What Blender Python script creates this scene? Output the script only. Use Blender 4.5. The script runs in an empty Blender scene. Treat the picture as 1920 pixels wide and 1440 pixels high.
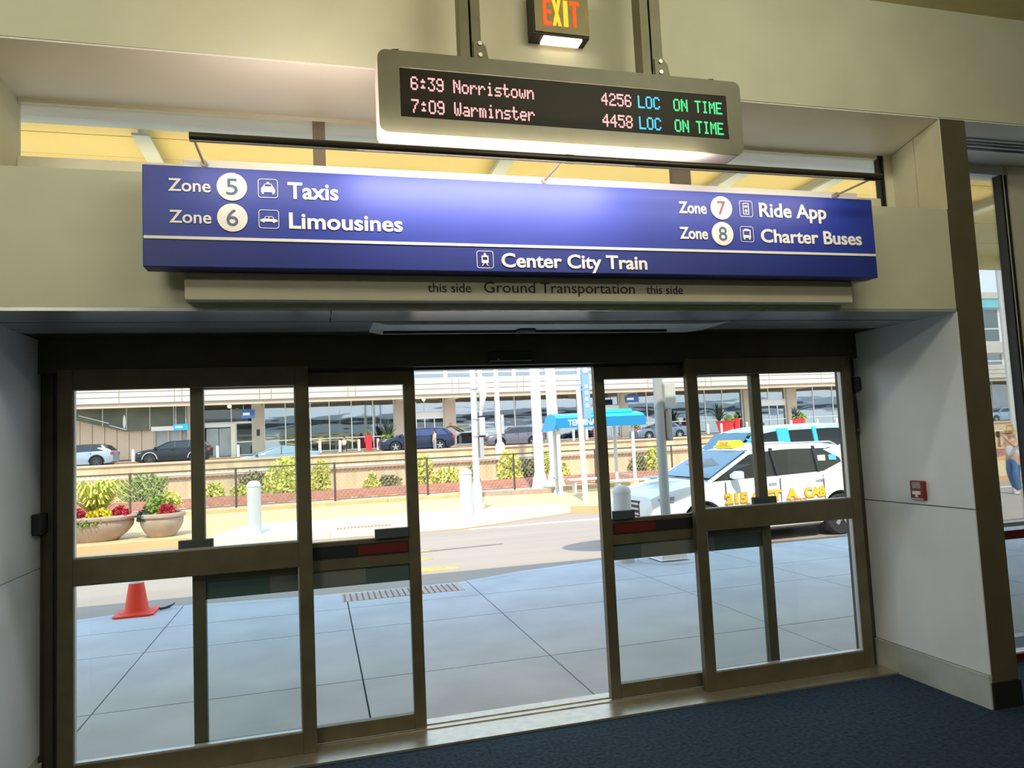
import bpy, bmesh, math, random
from mathutils import Vector, Matrix
random.seed(11)
SC = bpy.context.scene
COL = SC.collection
PI = math.pi

# ------------------------------------------------------------------ camera
def _basis():
    Y, P, R = math.radians(15.2), math.radians(4.35), math.radians(-2.69)
    f = Vector((math.sin(Y)*math.cos(P), math.cos(Y)*math.cos(P), math.sin(P)))
    r = Vector((math.cos(Y), -math.sin(Y), 0)); u = r.cross(f)
    r2 = math.cos(R)*r + math.sin(R)*u; u2 = -math.sin(R)*r + math.cos(R)*u
    return r2, u2, f
_r, _u, _f = _basis()
cd = bpy.data.cameras.new('camera'); cam = bpy.data.objects.new('camera', cd); COL.objects.link(cam)
cd.sensor_width = 36; cd.lens = 36*1360/1920; cd.clip_end = 500; cd.clip_start = .05
M3 = Matrix((_r, _u, -_f)).transposed()
cam.matrix_world = Matrix.Translation((0, 0, 1.7)) @ M3.to_4x4()
SC.camera = cam

# ------------------------------------------------------------------ world, sun, room lamps, exposure
SKY_STRENGTH, SUN_STRENGTH = 2.2, 5.2
w = bpy.data.worlds.new('sky'); SC.world = w; w.use_nodes = True
nt = w.node_tree; nt.nodes.clear()
out = nt.nodes.new('ShaderNodeOutputWorld'); bg = nt.nodes.new('ShaderNodeBackground')
tc = nt.nodes.new('ShaderNodeTexCoord'); sp = nt.nodes.new('ShaderNodeSeparateXYZ'); rp = nt.nodes.new('ShaderNodeValToRGB')
nt.links.new(tc.outputs['Generated'], sp.inputs[0]); nt.links.new(sp.outputs['Z'], rp.inputs[0])
rp.color_ramp.elements[0].position = 0.0; rp.color_ramp.elements[0].color = (.80, .90, 1, 1)
rp.color_ramp.elements[1].position = .7; rp.color_ramp.elements[1].color = (.50, .72, 1, 1)
nt.links.new(rp.outputs[0], bg.inputs[0]); bg.inputs[1].default_value = SKY_STRENGTH
nt.links.new(bg.outputs[0], out.inputs[0])

def lamp(name, kind, loc, direction, energy, color, **kw):
    d = bpy.data.lights.new(name, kind); d.energy = energy; d.color = color
    for k, v in kw.items(): setattr(d, k, v)
    o = bpy.data.objects.new(name, d); COL.objects.link(o); o.location = loc
    o.rotation_euler = Vector(direction).to_track_quat('-Z', 'Y').to_euler()
    return o
_e = math.radians(53)
lamp('sun', 'SUN', (0, -20, 40), (.23*math.cos(_e), math.cos(_e)*.97, -math.sin(_e)), SUN_STRENGTH, (1, .90, .74), angle=math.radians(.8))
# unseen ceiling lamps of the hall; the last is added fill for the recess
lamp('hall_light', 'AREA', (-1.8, .9, 4.12), (0, 1, -.10), 28, (1, .985, .80), shape='RECTANGLE', size=1.8, size_y=.35)
lamp('hall_light', 'AREA', (2.2, 1.3, 4.15), (.05, 1, -.05), 24, (1, .985, .80), shape='RECTANGLE', size=1.8, size_y=.25)
lamp('hall_light', 'AREA', (-3.2, -1.8, 4.22), (.1, .3, -1), 100, (1, .96, .80), shape='RECTANGLE', size=1.6, size_y=.8)
lamp('hall_light', 'AREA', (3.2, -2.2, 4.22), (-.1, .3, -1), 62, (1, .96, .80), shape='RECTANGLE', size=1.6, size_y=.8)
# wall lamp tube of the blue sign: shines on the sign and the soffit over it
lamp('sign_light', 'AREA', (1.15, 3.08, 2.963), (0, .80, -.6), 7.5, (1, .92, .84), shape='RECTANGLE', size=3.3, size_y=.03)
lamp('sign_light', 'AREA', (.85, 3.08, 2.962), (0, .80, -.6), 6.0, (1, .93, .95), shape='RECTANGLE', size=1.3, size_y=.03)
lamp('sign_light', 'AREA', (.80, 3.14, 3.022), (0, .10, 1), 22, (1, .84, .76), shape='RECTANGLE', size=2.2, size_y=.03)
# added uplight without a visible fixture, brightens the canopy underside
lamp('canopy_fill', 'AREA', (1.0, 4.85, 3.05), (0, .85, 1), 46, (1, .78, .34), shape='RECTANGLE', size=12, size_y=.15, spread=2.2)
SC.view_settings.view_transform = 'Standard'; SC.view_settings.look = 'None'
SC.view_settings.exposure = 0.0; SC.view_settings.gamma = 1
SC.view_settings.use_curve_mapping = False
SC.cycles.use_denoising = True
SC.cycles.max_bounces = 10; SC.cycles.transparent_max_bounces = 16

# ------------------------------------------------------------------ materials
def lin(r, g, b):
    f = lambda c: (c/255/12.92) if c <= 10 else ((c/255+.055)/1.055)**2.4
    return (f(r), f(g), f(b))
MATS = {}
def mat(name, rgb, rough=.6, metal=0, var=0.0, scale=6, bump=0, emit=None, estr=0, spec=.5, stretch=None):
    if name in MATS: return MATS[name]
    m = bpy.data.materials.new(name); m.use_nodes = True; t = m.node_tree
    b = t.nodes['Principled BSDF']
    b.inputs['Base Color'].default_value = (*rgb, 1); b.inputs['Roughness'].default_value = rough
    b.inputs['Metallic'].default_value = metal; b.inputs['Specular IOR Level'].default_value = spec
    if emit:
        b.inputs['Emission Color'].default_value = (*emit, 1); b.inputs['Emission Strength'].default_value = estr
    if var or bump:
        co = t.nodes.new('ShaderNodeTexCoord'); n = t.nodes.new('ShaderNodeTexNoise')
        n.inputs['Scale'].default_value = scale; n.inputs['Detail'].default_value = 6
        src = co.outputs['Object']
        if stretch:
            mp = t.nodes.new('ShaderNodeMapping'); mp.inputs['Scale'].default_value = stretch
            t.links.new(src, mp.inputs[0]); src = mp.outputs[0]
        t.links.new(src, n.inputs['Vector'])
        if var:
            r = t.nodes.new('ShaderNodeValToRGB')
            r.color_ramp.elements[0].position = .3; r.color_ramp.elements[1].position = .7
            r.color_ramp.elements[0].color = (*[max(0, c*(1-var)) for c in rgb], 1)
            r.color_ramp.elements[1].color = (*[min(1, c*(1+var)) for c in rgb], 1)
            t.links.new(n.outputs['Fac'], r.inputs[0]); t.links.new(r.outputs[0], b.inputs['Base Color'])
        if bump:
            bp = t.nodes.new('ShaderNodeBump'); bp.inputs['Strength'].default_value = bump; bp.inputs['Distance'].default_value = .01
            t.links.new(n.outputs['Fac'], bp.inputs['Height']); t.links.new(bp.outputs[0], b.inputs['Normal'])
    MATS[name] = m; return m
def glassmat(name, tint, refl, rough=.02, opaque=0.0, base=(0.02, .03, .03), wave=0):
    """thin sheet glass: mostly see-through, with a mirror part"""
    m = bpy.data.materials.new(name); m.use_nodes = True; t = m.node_tree; t.nodes.clear()
    o = t.nodes.new('ShaderNodeOutputMaterial'); tr = t.nodes.new('ShaderNodeBsdfTransparent'); gl = t.nodes.new('ShaderNodeBsdfGlossy')
    tr.inputs[0].default_value = (*tint, 1); gl.inputs['Roughness'].default_value = rough
    mx = t.nodes.new('ShaderNodeMixShader')
    lw = t.nodes.new('ShaderNodeLayerWeight'); lw.inputs[0].default_value = .25
    ma = t.nodes.new('ShaderNodeMath'); ma.operation = 'MULTIPLY_ADD'; ma.inputs[1].default_value = .6; ma.inputs[2].default_value = refl
    ma.use_clamp = True
    t.links.new(lw.outputs['Fresnel'], ma.inputs[0]); t.links.new(ma.outputs[0], mx.inputs[0])
    a = tr.outputs[0]
    if opaque:
        df = t.nodes.new('ShaderNodeBsdfDiffuse'); df.inputs[0].default_value = (*base, 1)
        m2 = t.nodes.new('ShaderNodeMixShader'); m2.inputs[0].default_value = opaque
        t.links.new(tr.outputs[0], m2.inputs[1]); t.links.new(df.outputs[0], m2.inputs[2]); a = m2.outputs[0]
    t.links.new(a, mx.inputs[1]); t.links.new(gl.outputs[0], mx.inputs[2]); t.links.new(mx.outputs[0], o.inputs[0])
    if wave:
        co = t.nodes.new('ShaderNodeTexCoord'); mp = t.nodes.new('ShaderNodeMapping'); mp.inputs['Scale'].default_value = (.25, 1, .9)
        nz = t.nodes.new('ShaderNodeTexNoise'); nz.inputs['Scale'].default_value = .9; bp = t.nodes.new('ShaderNodeBump')
        bp.inputs['Strength'].default_value = wave; bp.inputs['Distance'].default_value = .1
        t.links.new(co.outputs['Object'], mp.inputs[0]); t.links.new(mp.outputs[0], nz.inputs['Vector']); t.links.new(nz.outputs['Fac'], bp.inputs['Height']); t.links.new(bp.outputs[0], gl.inputs['Normal'])
    MATS[name] = m; return m

WALL = mat('cream_wall_paint', (.60, .60, .45), .55, var=.05, scale=3)
SOFFIT = mat('pale_soffit_paint', (.82, .76, .67), .45, var=.04, scale=2)
PANEL = mat('white_metal_panel', (.82, .85, .90), .32, var=.05, scale=2.5, stretch=(1, 1, .4))
PILLAR = mat('shaded_pillar_paint', (.105, .088, .050), .5, var=.1, scale=5)  # cream wall paint darkened for the shade on the pillar front
BRONZE = mat('bronze_anodised_metal', (.150, .128, .078), .42, metal=.35, var=.12, scale=9)
BRONZE2 = mat('shade_darkened_bronze', (.065, .055, .036), .5, metal=.2, var=.15, scale=7)  # frame bronze darkened for the shade under the door soffit
BLACK = mat('black_plastic', (.012, .012, .012), .5)
SILL = mat('brushed_aluminium_sill', (.50, .46, .36), .3, metal=.7, var=.12, scale=20)
CARPET = mat('navy_carpet', (.0085, .029, .058), .95, var=.65, scale=42, bump=.8)
CEIL = mat('tan_ceiling', (.80, .68, .36), .8, var=.04)
GREYMETAL = mat('grey_soffit_metal', (.58, .59, .60), .25, metal=.5, var=.06, scale=4)
WHITE = mat('white_paint', (.80, .80, .78), .45)
WARMWHITE = mat('white_sign_vinyl', (.86, .82, .74), .5)
SIGNBLUE = mat('blue_sign_panel', (.013, .034, .31), .5, spec=.7, var=.06, scale=5)
SIGNDIM = mat('dimmed_sign_blue', (.008, .022, .20), .5, spec=.6, var=.06, scale=5)
OLIVEBOARD = mat('olive_sign_board', (.55, .51, .37), .5, var=.05, scale=4)
LEDFRAME = mat('olive_grey_display_case', (.165, .165, .105), .5, var=.07, scale=12)
LEDSCREEN = mat('smoked_display_screen', (.016, .014, .007), .55, spec=.25)
LEDPINK = mat('pink_led', (.1, .02, .02), .5, emit=(1, .50, .50), estr=1.15)
LEDCYAN = mat('cyan_led', (.02, .05, .1), .5, emit=(.06, .62, 1), estr=1.1)
LEDGREEN = mat('green_led', (.02, .1, .03), .5, emit=(.07, .88, .30), estr=1.0)
EXITRED = mat('lit_red_letters', (.4, .02, .01), .5, emit=(1, .075, .0), estr=1.4)
EXITHOT = mat('lit_amber_letters', (.4, .2, .01), .5, emit=(1, .42, .02), estr=1.5)
EXITLENS = mat('lit_lens', (.8, .7, .6), .5, emit=(1, .74, .50), estr=2.6)
TXTDARK = mat('dark_sign_letters', (.02, .022, .022), .6)
TXTGREY = mat('slate_numerals', (.10, .14, .22), .6)
TXTRED = mat('muted_red_numeral', (.35, .11, .13), .6)
GALV = mat('galvanised_strut', (.17, .165, .10), .5, metal=.2, var=.1, scale=10)
CHROME = mat('bright_bolt', (.75, .72, .62), .3, metal=.6)
ALARMRED = mat('red_alarm_case', (.23, .012, .012), .4)
MAROON = mat('maroon_label', (.13, .006, .004), .5)
STICKTEAL = mat('teal_glass_sticker', (.070, .115, .115), .6)
STICKGREY = mat('grey_glass_sticker', (.17, .18, .165), .6)
DOORGLASS = glassmat('door_glass', (.965, .985, .98), .012)
# outside
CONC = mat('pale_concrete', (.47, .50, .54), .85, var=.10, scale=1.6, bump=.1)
JOINT = mat('dark_joint', (.10, .12, .13), .9)
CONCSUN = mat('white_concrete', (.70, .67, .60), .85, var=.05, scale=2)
TANPAVE = mat('tan_paving', (.62, .43, .22), .9, var=.08, scale=1.5)
TANWALL = mat('tan_low_wall', (.62, .42, .20), .9, var=.1, scale=3)
ASPHALT = mat('warm_asphalt', (.335, .275, .225), .9, var=.08, scale=.9, stretch=(.25, 2, 1), bump=.1)
YELLOWLINE = mat('worn_yellow_marking', (.62, .36, .08), .8, var=.25, scale=9)
WHITELINE = mat('white_marking', (.75, .72, .65), .8)
BALLAST = mat('pinkish_ballast', (.52, .38, .25), .95, var=.3, scale=5, bump=.5)
RETAIN = mat('tan_retaining_wall', (.60, .46, .29), .9, var=.16, scale=1.2, stretch=(2.5, 1, .35))
RAIL = mat('rusty_rail', (.42, .19, .13), .7, var=.2, scale=3)
RUST = mat('rust_red_ties', (.60, .29, .20), .9, var=.25, scale=2)
CANOPYY = mat('yellow_canopy_ceiling', (.78, .64, .30), .7, var=.04, scale=.8)
CANOPYG = mat('pale_canopy_panel', (.62, .66, .66), .6, var=.03)
CREAMCOL = mat('cream_post', (.80, .76, .58), .5, var=.03)
POLE = mat('white_painted_pole', (.60, .60, .585), .45, var=.05, scale=4)
GREYPOLE = mat('grey_pole', (.42, .43, .43), .45, var=.08, scale=4)
STONE = mat('pinkish_stone_planter', (.40, .31, .24), .85, var=.1, scale=6, bump=.2)
CONE = mat('orange_red_cone', (.80, .045, .012), .5)
FASCIA = mat('white_fascia_panel', (.58, .54, .47), .6, var=.02)
PEACH = mat('peach_concrete', (.58, .45, .33), .8, var=.05, scale=.6)
FACCOL = mat('beige_column', (.52, .43, .34), .8, var=.04, scale=.7)
GLASSTERM = glassmat('terminal_glass', (.70, .80, .82), .32, .03, wave=.10)
GLASSDARK = glassmat('dark_terminal_glass', (.35, .38, .30), .10, .03, .25, (.05, .05, .03))
GLASSGREEN = glassmat('green_upper_glass', (.25, .42, .38), .25, .03, .5, (.03, .10, .09))
INTERIOR = mat('terminal_interior', (.16, .16, .14), .9, var=.3, scale=.25)
SCREEN = mat('blue_hanging_screen', (.06, .13, .30), .4)
SCREENDK = mat('dark_hanging_screen', (.02, .025, .035), .4)
GREYDOOR = mat('grey_metal_door', (.36, .37, .38), .6, var=.15, scale=.8)
CYAN = mat('cyan_sign', (.01, .32, .62), .5)
NAVYSIGN = mat('navy_blue_sign', (.04, .10, .28), .5)
SHELTER = mat('bright_blue_shelter_roof', (.015, .42, .78), .35)
SHELTERD = mat('deep_blue_shelter_fascia', (.012, .22, .45), .4)
REDPOT = mat('red_planter_paint', (.68, .03, .04), .4)
LEAFY = mat('sunlit_yellow_green_leaf', (.62, .62, .12), .6, var=.35, scale=3)
LEAFG = mat('mid_green_leaf', (.22, .32, .05), .6, var=.4, scale=4)
LEAFDRY = mat('dry_olive_twig', (.20, .19, .08), .8, var=.4, scale=4)
LEAFDARK = mat('dark_green_leaf', (.030, .055, .035), .5, var=.4, scale=4)
LEAFYEL = mat('yellow_leaf', (.72, .60, .02), .6, var=.2, scale=6)
LEAFRED = mat('crimson_leaf', (.46, .012, .04), .6, var=.4, scale=9)
STRAW = mat('straw_plume', (.72, .55, .26), .8, var=.2, scale=5)
FENCEM = mat('dark_fence_metal', (.10, .085, .07), .6, metal=.3)
TYRE = mat('black_tyre', (.02, .02, .021), .8)
RIM = mat('silver_rim', (.50, .50, .51), .3, metal=.7)
RIMDK = mat('dark_rim', (.10, .10, .10), .35, metal=.6)
CARGLASS = mat('tinted_car_glass', (.025, .030, .034), .06, spec=.7)
CARGLASSB = mat('sky_reflection_glass', (.03, .12, .22), .05, spec=.9)  # blue of the sky reflection put into the glass colour
TRIMBLK = mat('black_car_trim', (.015, .015, .016), .5)
LAMPCLR = mat('clear_car_lamp', (.26, .29, .32), .12)
LAMPRED = mat('red_car_lamp', (.45, .02, .02), .2)
LAMPAMB = mat('amber_car_lamp', (.80, .22, .02), .25)
TAXIWHITE = mat('white_taxi_paint', (.80, .79, .76), .18)
TAXIYEL = mat('yellow_taxi_letters', (.85, .56, .01), .4)
TAXIORG = mat('orange_letter_edge', (.75, .22, .01), .4)
SKIN = mat('skin', (.62, .36, .24), .55)
HAIR = mat('blonde_hair', (.58, .40, .16), .7, var=.25, scale=30)
DENIM = mat('blue_denim', (.06, .16, .34), .8, var=.25, scale=25)
TANKTOP = mat('white_cotton', (.80, .79, .77), .8)
BEIGE = mat('beige_cloth', (.55, .48, .40), .8)
LAMPGLOBE = mat('white_globe', (.85, .84, .80), .3, emit=(1, .95, .85), estr=1.0)

# ------------------------------------------------------------------ builders
class MB:
    def __init__(s): s.v = []; s.f = []
    def add(s, vs, fs):
        n = len(s.v); s.v += [Vector(p) for p in vs]; s.f += [[i+n for i in f] for f in fs]; return s
    def box(s, x0, x1, y0, y1, z0, z1):
        return s.add([(x0,y0,z0),(x1,y0,z0),(x1,y1,z0),(x0,y1,z0),(x0,y0,z1),(x1,y0,z1),(x1,y1,z1),(x0,y1,z1)],
                     [(0,3,2,1),(4,5,6,7),(0,1,5,4),(1,2,6,5),(2,3,7,6),(3,0,4,7)])
    def prism(s, poly, axis, a, b):
        """polygon in the two other axes, extruded along axis from a to b"""
        def P(p, t):
            return {'x': (t, p[0], p[1]), 'y': (p[0], t, p[1]), 'z': (p[0], p[1], t)}[axis]
        n = len(poly); vs = [P(p, a) for p in poly]+[P(p, b) for p in poly]
        fs = [list(range(n))[::-1], list(range(n, 2*n))]+[(i, (i+1) % n, (i+1) % n+n, i+n) for i in range(n)]
        return s.add(vs, fs)
    def tube(s, p0, p1, r0, r1=None, n=10, cap=True):
        p0, p1 = Vector(p0), Vector(p1); r1 = r0 if r1 is None else r1
        d = (p1-p0).normalized(); a = d.orthogonal().normalized(); b = d.cross(a)
        vs = []
        for p, r in ((p0, r0), (p1, r1)):
            for i in range(n):
                t = 2*PI*i/n; vs.append(p+a*r*math.cos(t)+b*r*math.sin(t))
        fs = [(i, (i+1) % n, (i+1) % n+n, i+n) for i in range(n)]
        if cap: fs += [list(range(n))[::-1], list(range(n, 2*n))]
        return s.add(vs, fs)
    def beam(s, p0, p1, w, t, side=(0, 1, 0)):
        p0, p1 = Vector(p0), Vector(p1); d = (p1-p0).normalized()
        b = Vector(side); b = (b-d*b.dot(d)).normalized(); a = d.cross(b)
        vs = []
        for p in (p0, p1):
            for (i, j) in ((-1,-1),(1,-1),(1,1),(-1,1)): vs.append(p+a*w/2*i+b*t/2*j)
        return s.add(vs, [(3,2,1,0),(4,5,6,7),(0,1,5,4),(1,2,6,5),(2,3,7,6),(3,0,4,7)])
    def lathe(s, prof, cx, cy, n=20, axis='z', sx=1, sy=1):
        vs = []
        for r, z in prof:
            for i in range(n):
                t = 2*PI*i/n
                vs.append({'z': (cx+r*sx*math.cos(t), cy+r*sy*math.sin(t), z),
                           'y': (cx+r*sx*math.cos(t), z, cy+r*sy*math.sin(t))}[axis])
        m = len(prof)
        fs = [(j*n+i, j*n+(i+1) % n, (j+1)*n+(i+1) % n, (j+1)*n+i) for j in range(m-1) for i in range(n)]
        fs += [list(range(n))[::-1], [(m-1)*n+i for i in range(n)]]
        return s.add(vs, fs)
    def loft(s, rings, closed=True, caps=True):
        n = len(rings[0]); vs = [p for r in rings for p in r]; fs = []
        for j in range(len(rings)-1):
            for i in range(n if closed else n-1):
                fs.append((j*n+i, j*n+(i+1) % n, (j+1)*n+(i+1) % n, (j+1)*n+i))
        if caps: fs += [list(range(n))[::-1], [(len(rings)-1)*n+i for i in range(n)]]
        return s.add(vs, fs)
    def quad(s, a, b, c, d): return s.add([a, b, c, d], [(0, 1, 2, 3)])
    def sphere(s, c, r, n=12, sz=1):
        prof = [(max(.001, r*math.sin(PI*k/(n//2))), c[2]-r*sz*math.cos(PI*k/(n//2))) for k in range(n//2+1)]
        return s.lathe(prof, c[0], c[1], n)
    def build(s, name, m, parent=None, local=False, smooth=False, bevel=0, label=None):
        me = bpy.data.meshes.new(name)
        off = Vector((0, 0, 0))
        if parent is not None and not local:
            p = parent
            while p is not None: off += (LDO if p.name.startswith('departure_display') else p.location); p = p.parent
        bm = bmesh.new(); vs = [bm.verts.new(v-off) for v in s.v]; bm.verts.ensure_lookup_table()
        for f in s.f:
            try: bm.faces.new([vs[i] for i in f])
            except ValueError: pass
        bmesh.ops.recalc_face_normals(bm, faces=bm.faces[:])
        if smooth:
            for f in bm.faces: f.smooth = True
            for e in bm.edges:
                if len(e.link_faces) == 2 and e.calc_face_angle(0) > .7: e.smooth = False
        bm.to_mesh(me); bm.free()
        me.materials.append(m)
        o = bpy.data.objects.new(name, me); COL.objects.link(o)
        if parent is not None: o.parent = parent
        if bevel:
            b = o.modifiers.new('edge', 'BEVEL'); b.width = bevel; b.segments = 2; b.limit_method = 'ANGLE'
        if label: o['label'] = label
        return o
def box(*a): return MB().box(*a)
def thing(name, label, cat, loc=(0, 0, 0), rotz=0, group=None):
    o = bpy.data.objects.new(name, None); COL.objects.link(o); o.location = loc; o.rotation_euler = (0, 0, rotz)
    o.empty_display_size = .1; tag(o, label, cat, group); return o
def tag(o, label, cat, group=None):
    o['label'] = label; o['category'] = cat
    if group: o['group'] = group
    return o
def struct(o, label, cat='structure'):
    o['kind'] = 'structure'; o['label'] = label; o['category'] = cat; return o
def to_mesh(o, name, m, parent, local=True):
    """freeze an object's modifiers or curve text into a plain mesh"""
    bpy.context.view_layer.update()
    dg = bpy.context.evaluated_depsgraph_get()
    me = bpy.data.meshes.new_from_object(o.evaluated_get(dg)); me.name = name
    mw = o.matrix_world.copy(); bpy.data.objects.remove(o, do_unlink=True)
    n = bpy.data.objects.new(name, me); COL.objects.link(n); me.materials.clear(); me.materials.append(m)
    me.transform(mw)
    if parent is not None:
        n.parent = parent
        if not local:
            off = Vector((0, 0, 0)); p = parent
            while p is not None: off += p.location; p = p.parent
            me.transform(Matrix.Translation(-off))
    return n
def text_verts(txt, bold=0.0, depth=.002):
    c = bpy.data.curves.new('t', 'FONT'); c.body = txt; c.extrude = depth; c.offset = bold; c.resolution_u = 4
    o = bpy.data.objects.new('t', c); COL.objects.link(o); bpy.context.view_layer.update()
    dg = bpy.context.evaluated_depsgraph_get(); me = bpy.data.meshes.new_from_object(o.evaluated_get(dg))
    bpy.data.objects.remove(o, do_unlink=True); return me
def sign_text(name, txt, x0, x1, zb, cap, y, m, parent, bold=0.0, thick=.003):
    """upright lettering facing -Y: spans x0..x1, baseline zb, capital height cap; every word is a piece of its own"""
    def span(t):
        xs = [v.co.x for v in text_verts(t, bold).vertices]; return min(xs), max(xs)
    a, b = span(txt); hh = max(v.co.y for v in text_verts('H', bold).vertices)
    off = Vector((0, 0, 0)); p = parent
    while p is not None: off += p.location; p = p.parent
    words_ = txt.split(' '); o = None
    for k, wd in enumerate(words_):
        me = text_verts(wd, bold); w0, w1 = span(wd); end = span(' '.join(words_[:k+1]))[1]; sh_ = end-w1
        for v in me.vertices:
            X, Y, Z = v.co
            v.co = Vector((x0+(X+sh_-a)/(b-a)*(x1-x0), y+(-thick if Z > 0 else 0), zb+Y/hh*cap))-off
        me.name = name; me.materials.clear(); me.materials.append(m)
        o = bpy.data.objects.new(name, me); COL.objects.link(o); o.parent = parent
    return o

# ------------------------------------------------------------------ the hall: floor, walls, ceiling
struct(box(-6, 9, -5, 4.22, -.05, 0).build('floor', CARPET), 'dark navy blue carpet inside the entrance')
struct(box(-6, 9, -5, 3.52, 4.27, 4.35).build('ceiling', CEIL), 'tan hall ceiling above the entrance wall')
struct(box(-6, 9, -5.1, -5, -.05, 4.35).build('wall_back', WALL), 'cream wall behind the viewer')
struct(box(-6.1, -6, -5.1, 3.5, -.05, 4.35).build('wall_side', WALL), 'cream side wall of the hall')
struct(box(9, 9.1, -5.1, 4.2, -.05, 4.35).build('wall_end', WALL), 'cream end wall of the hall')
struct(box(-6, 9, 3.5, 4.3, 3.565, 4.5).build('wall_front', WALL), 'pale olive cream wall above the clerestory recess')
struct(box(-6, 9, 3.505, 4.3, 3.556, 3.574).build('trim_1', SOFFIT), 'pale soffit over the clerestory window recess')
struct(box(-1.43, 3.765, 3.5, 4.36, 2.362, 2.98).build('wall_bulkhead', WALL), 'cream bulkhead carrying the blue sign')
struct(MB().box(-6, -1.432, 3.5, 4.44, 0, 2.98).box(-6, -1.432, 3.5, 4.14, 2.98, 3.556).build('wall_left', WALL), 'cream wall left of the doors')
struct(MB().box(3.77, 3.965, 3.5, 4.44, 0, 2.98).prism([(3.772, 3.5), (3.965, 3.5), (3.965, 4.14), (3.96, 4.14)], 'z', 2.98, 3.556).build('wall_right', PILLAR), 'pillar right of the doors, darkened as if in shade')
# pale metal panels lining the door recess
struct(box(-1.431, -1.424, 3.5, 4.44, 1.143, 2.345).build('wall_left_panel', PANEL), 'upper white metal panel left of the doors')
struct(box(-1.431, -1.424, 3.5, 4.44, .19, 1.137).build('wall_left_panel', PANEL), 'lower white metal panel left of the doors')
struct(box(3.761, 3.7695, 3.5, 4.44, 1.158, 2.345).build('wall_right_panel', PANEL), 'upper white metal panel right of the doors')
struct(box(3.761, 3.7695, 3.5, 4.44, .195, 1.151).build('wall_right_panel', PANEL), 'lower white metal panel right of the doors')
struct(MB().prism([(3.765, 3.5), (3.7715, 3.5), (3.8585, 3.79), (3.852, 3.79)], 'z', 2.982, 3.552).prism([(3.8535, 3.795), (3.860, 3.795), (3.958, 4.12), (3.951, 4.12)], 'z', 2.982, 3.552).build('wall_recess_panel', CREAMCOL), 'cream panel at the right end of the clerestory recess')
BASEB = mat('scuffed_baseboard', (.50, .52, .49), .5, var=.18, scale=3)
struct(MB().box(-1.431, -1.415, 3.5, 4.44, 0, .14).box(-1.431, -1.412, 3.5, 4.44, .14, .15).build('baseboard_left', BASEB), 'scuffed baseboard left of the doors')
struct(MB().box(3.75, 3.7695, 3.5, 4.44, 0, .18).box(3.747, 3.7695, 3.497, 4.44, .18, .19).build('baseboard_right', BASEB), 'scuffed baseboard right of the doors')
struct(box(3.762, 3.972, 3.488, 3.5, 0, .15).build('baseboard_pillar', BLACK), 'black base strip of the pillar')
# door soffit with its slot and seams
struct(MB().box(-1.43, .078, 3.5, 3.79, 2.345, 2.361).box(.083, 2.43, 3.5, 3.79, 2.345, 2.361).box(2.435, 3.765, 3.5, 3.79, 2.345, 2.361).build('ceiling_soffit_front', GREYMETAL), 'grey metal soffit strip above the doors')
struct(MB().box(-1.43, 3.765, 3.79, 3.81, 2.352, 2.361).build('ceiling_soffit_groove', BLACK), 'black slot in the door soffit')
struct(MB().box(-1.43, 3.765, 3.815, 3.99, 2.345, 2.361).box(-1.43, 3.765, 3.998, 4.13, 2.345, 2.361).build('ceiling_soffit_rear', GREYMETAL), 'grey rear soffit panel above the doors')
struct(box(-1.43, 3.765, 4.135, 4.36, 2.350, 2.361).build('ceiling_soffit_dark', BRONZE2), 'dark soffit next to the door header')
struct(MB().box(-1.43, 3.765, 4.36, 4.52, 2.166, 2.36).build('wall_header', BRONZE2), 'bronze header above the sliding doors, darkened as if in shade')
struct(MB().box(-1.43, -1.333, 4.40, 4.52, 0, 2.166).box(-1.40, -1.36, 4.385, 4.40, 0, 2.166).build('trim_2', BRONZE2), 'dark bronze door jamb at the left')
struct(MB().box(3.69, 3.765, 4.40, 4.52, 0, 2.166).build('trim_3', BRONZE2), 'dark bronze door jamb at the right')
struct(MB().box(-1.43, 3.76, 4.20, 4.60, -.02, .012).box(-1.43, 3.76, 4.43, 4.445, .012, .018).box(-1.43, 3.76, 4.50, 4.515, .012, .018).build('trim_4', SILL), 'metal door threshold')

# clerestory window
cl = thing('window_3', 'long clerestory window above the bulkhead', 'window', (1.2, 4.12, 2.98)); cl['kind'] = 'structure'
MB().box(-1.43, 3.834, 4.09, 4.15, 3.17, 3.25).box(-1.43, 3.834, 4.10, 4.15, 2.98, 3.17).box(-1.43, 3.834, 4.09, 4.15, 3.535, 3.556).build('frame', CREAMCOL, cl)
for a, b in ((.02, .088), (2.25, 2.37)):
    box(a, b, 4.09, 4.15, 3.25, 3.535).build('mullion', mat('brown_mullion', (.22, .17, .12), .5), cl)
MB().box(3.835, 3.85, 4.085, 4.13, 2.98, 3.556).box(3.86, 3.875, 4.085, 4.13, 2.98, 3.556).build('mullion', BLACK, cl)
box(3.876, 3.95, 4.075, 4.135, 2.981, 3.5555).build('mullion', CREAMCOL, cl)
box(-1.43, 3.83, 4.118, 4.124, 3.25, 3.535).build('glass_pane', DOORGLASS, cl)

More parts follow.
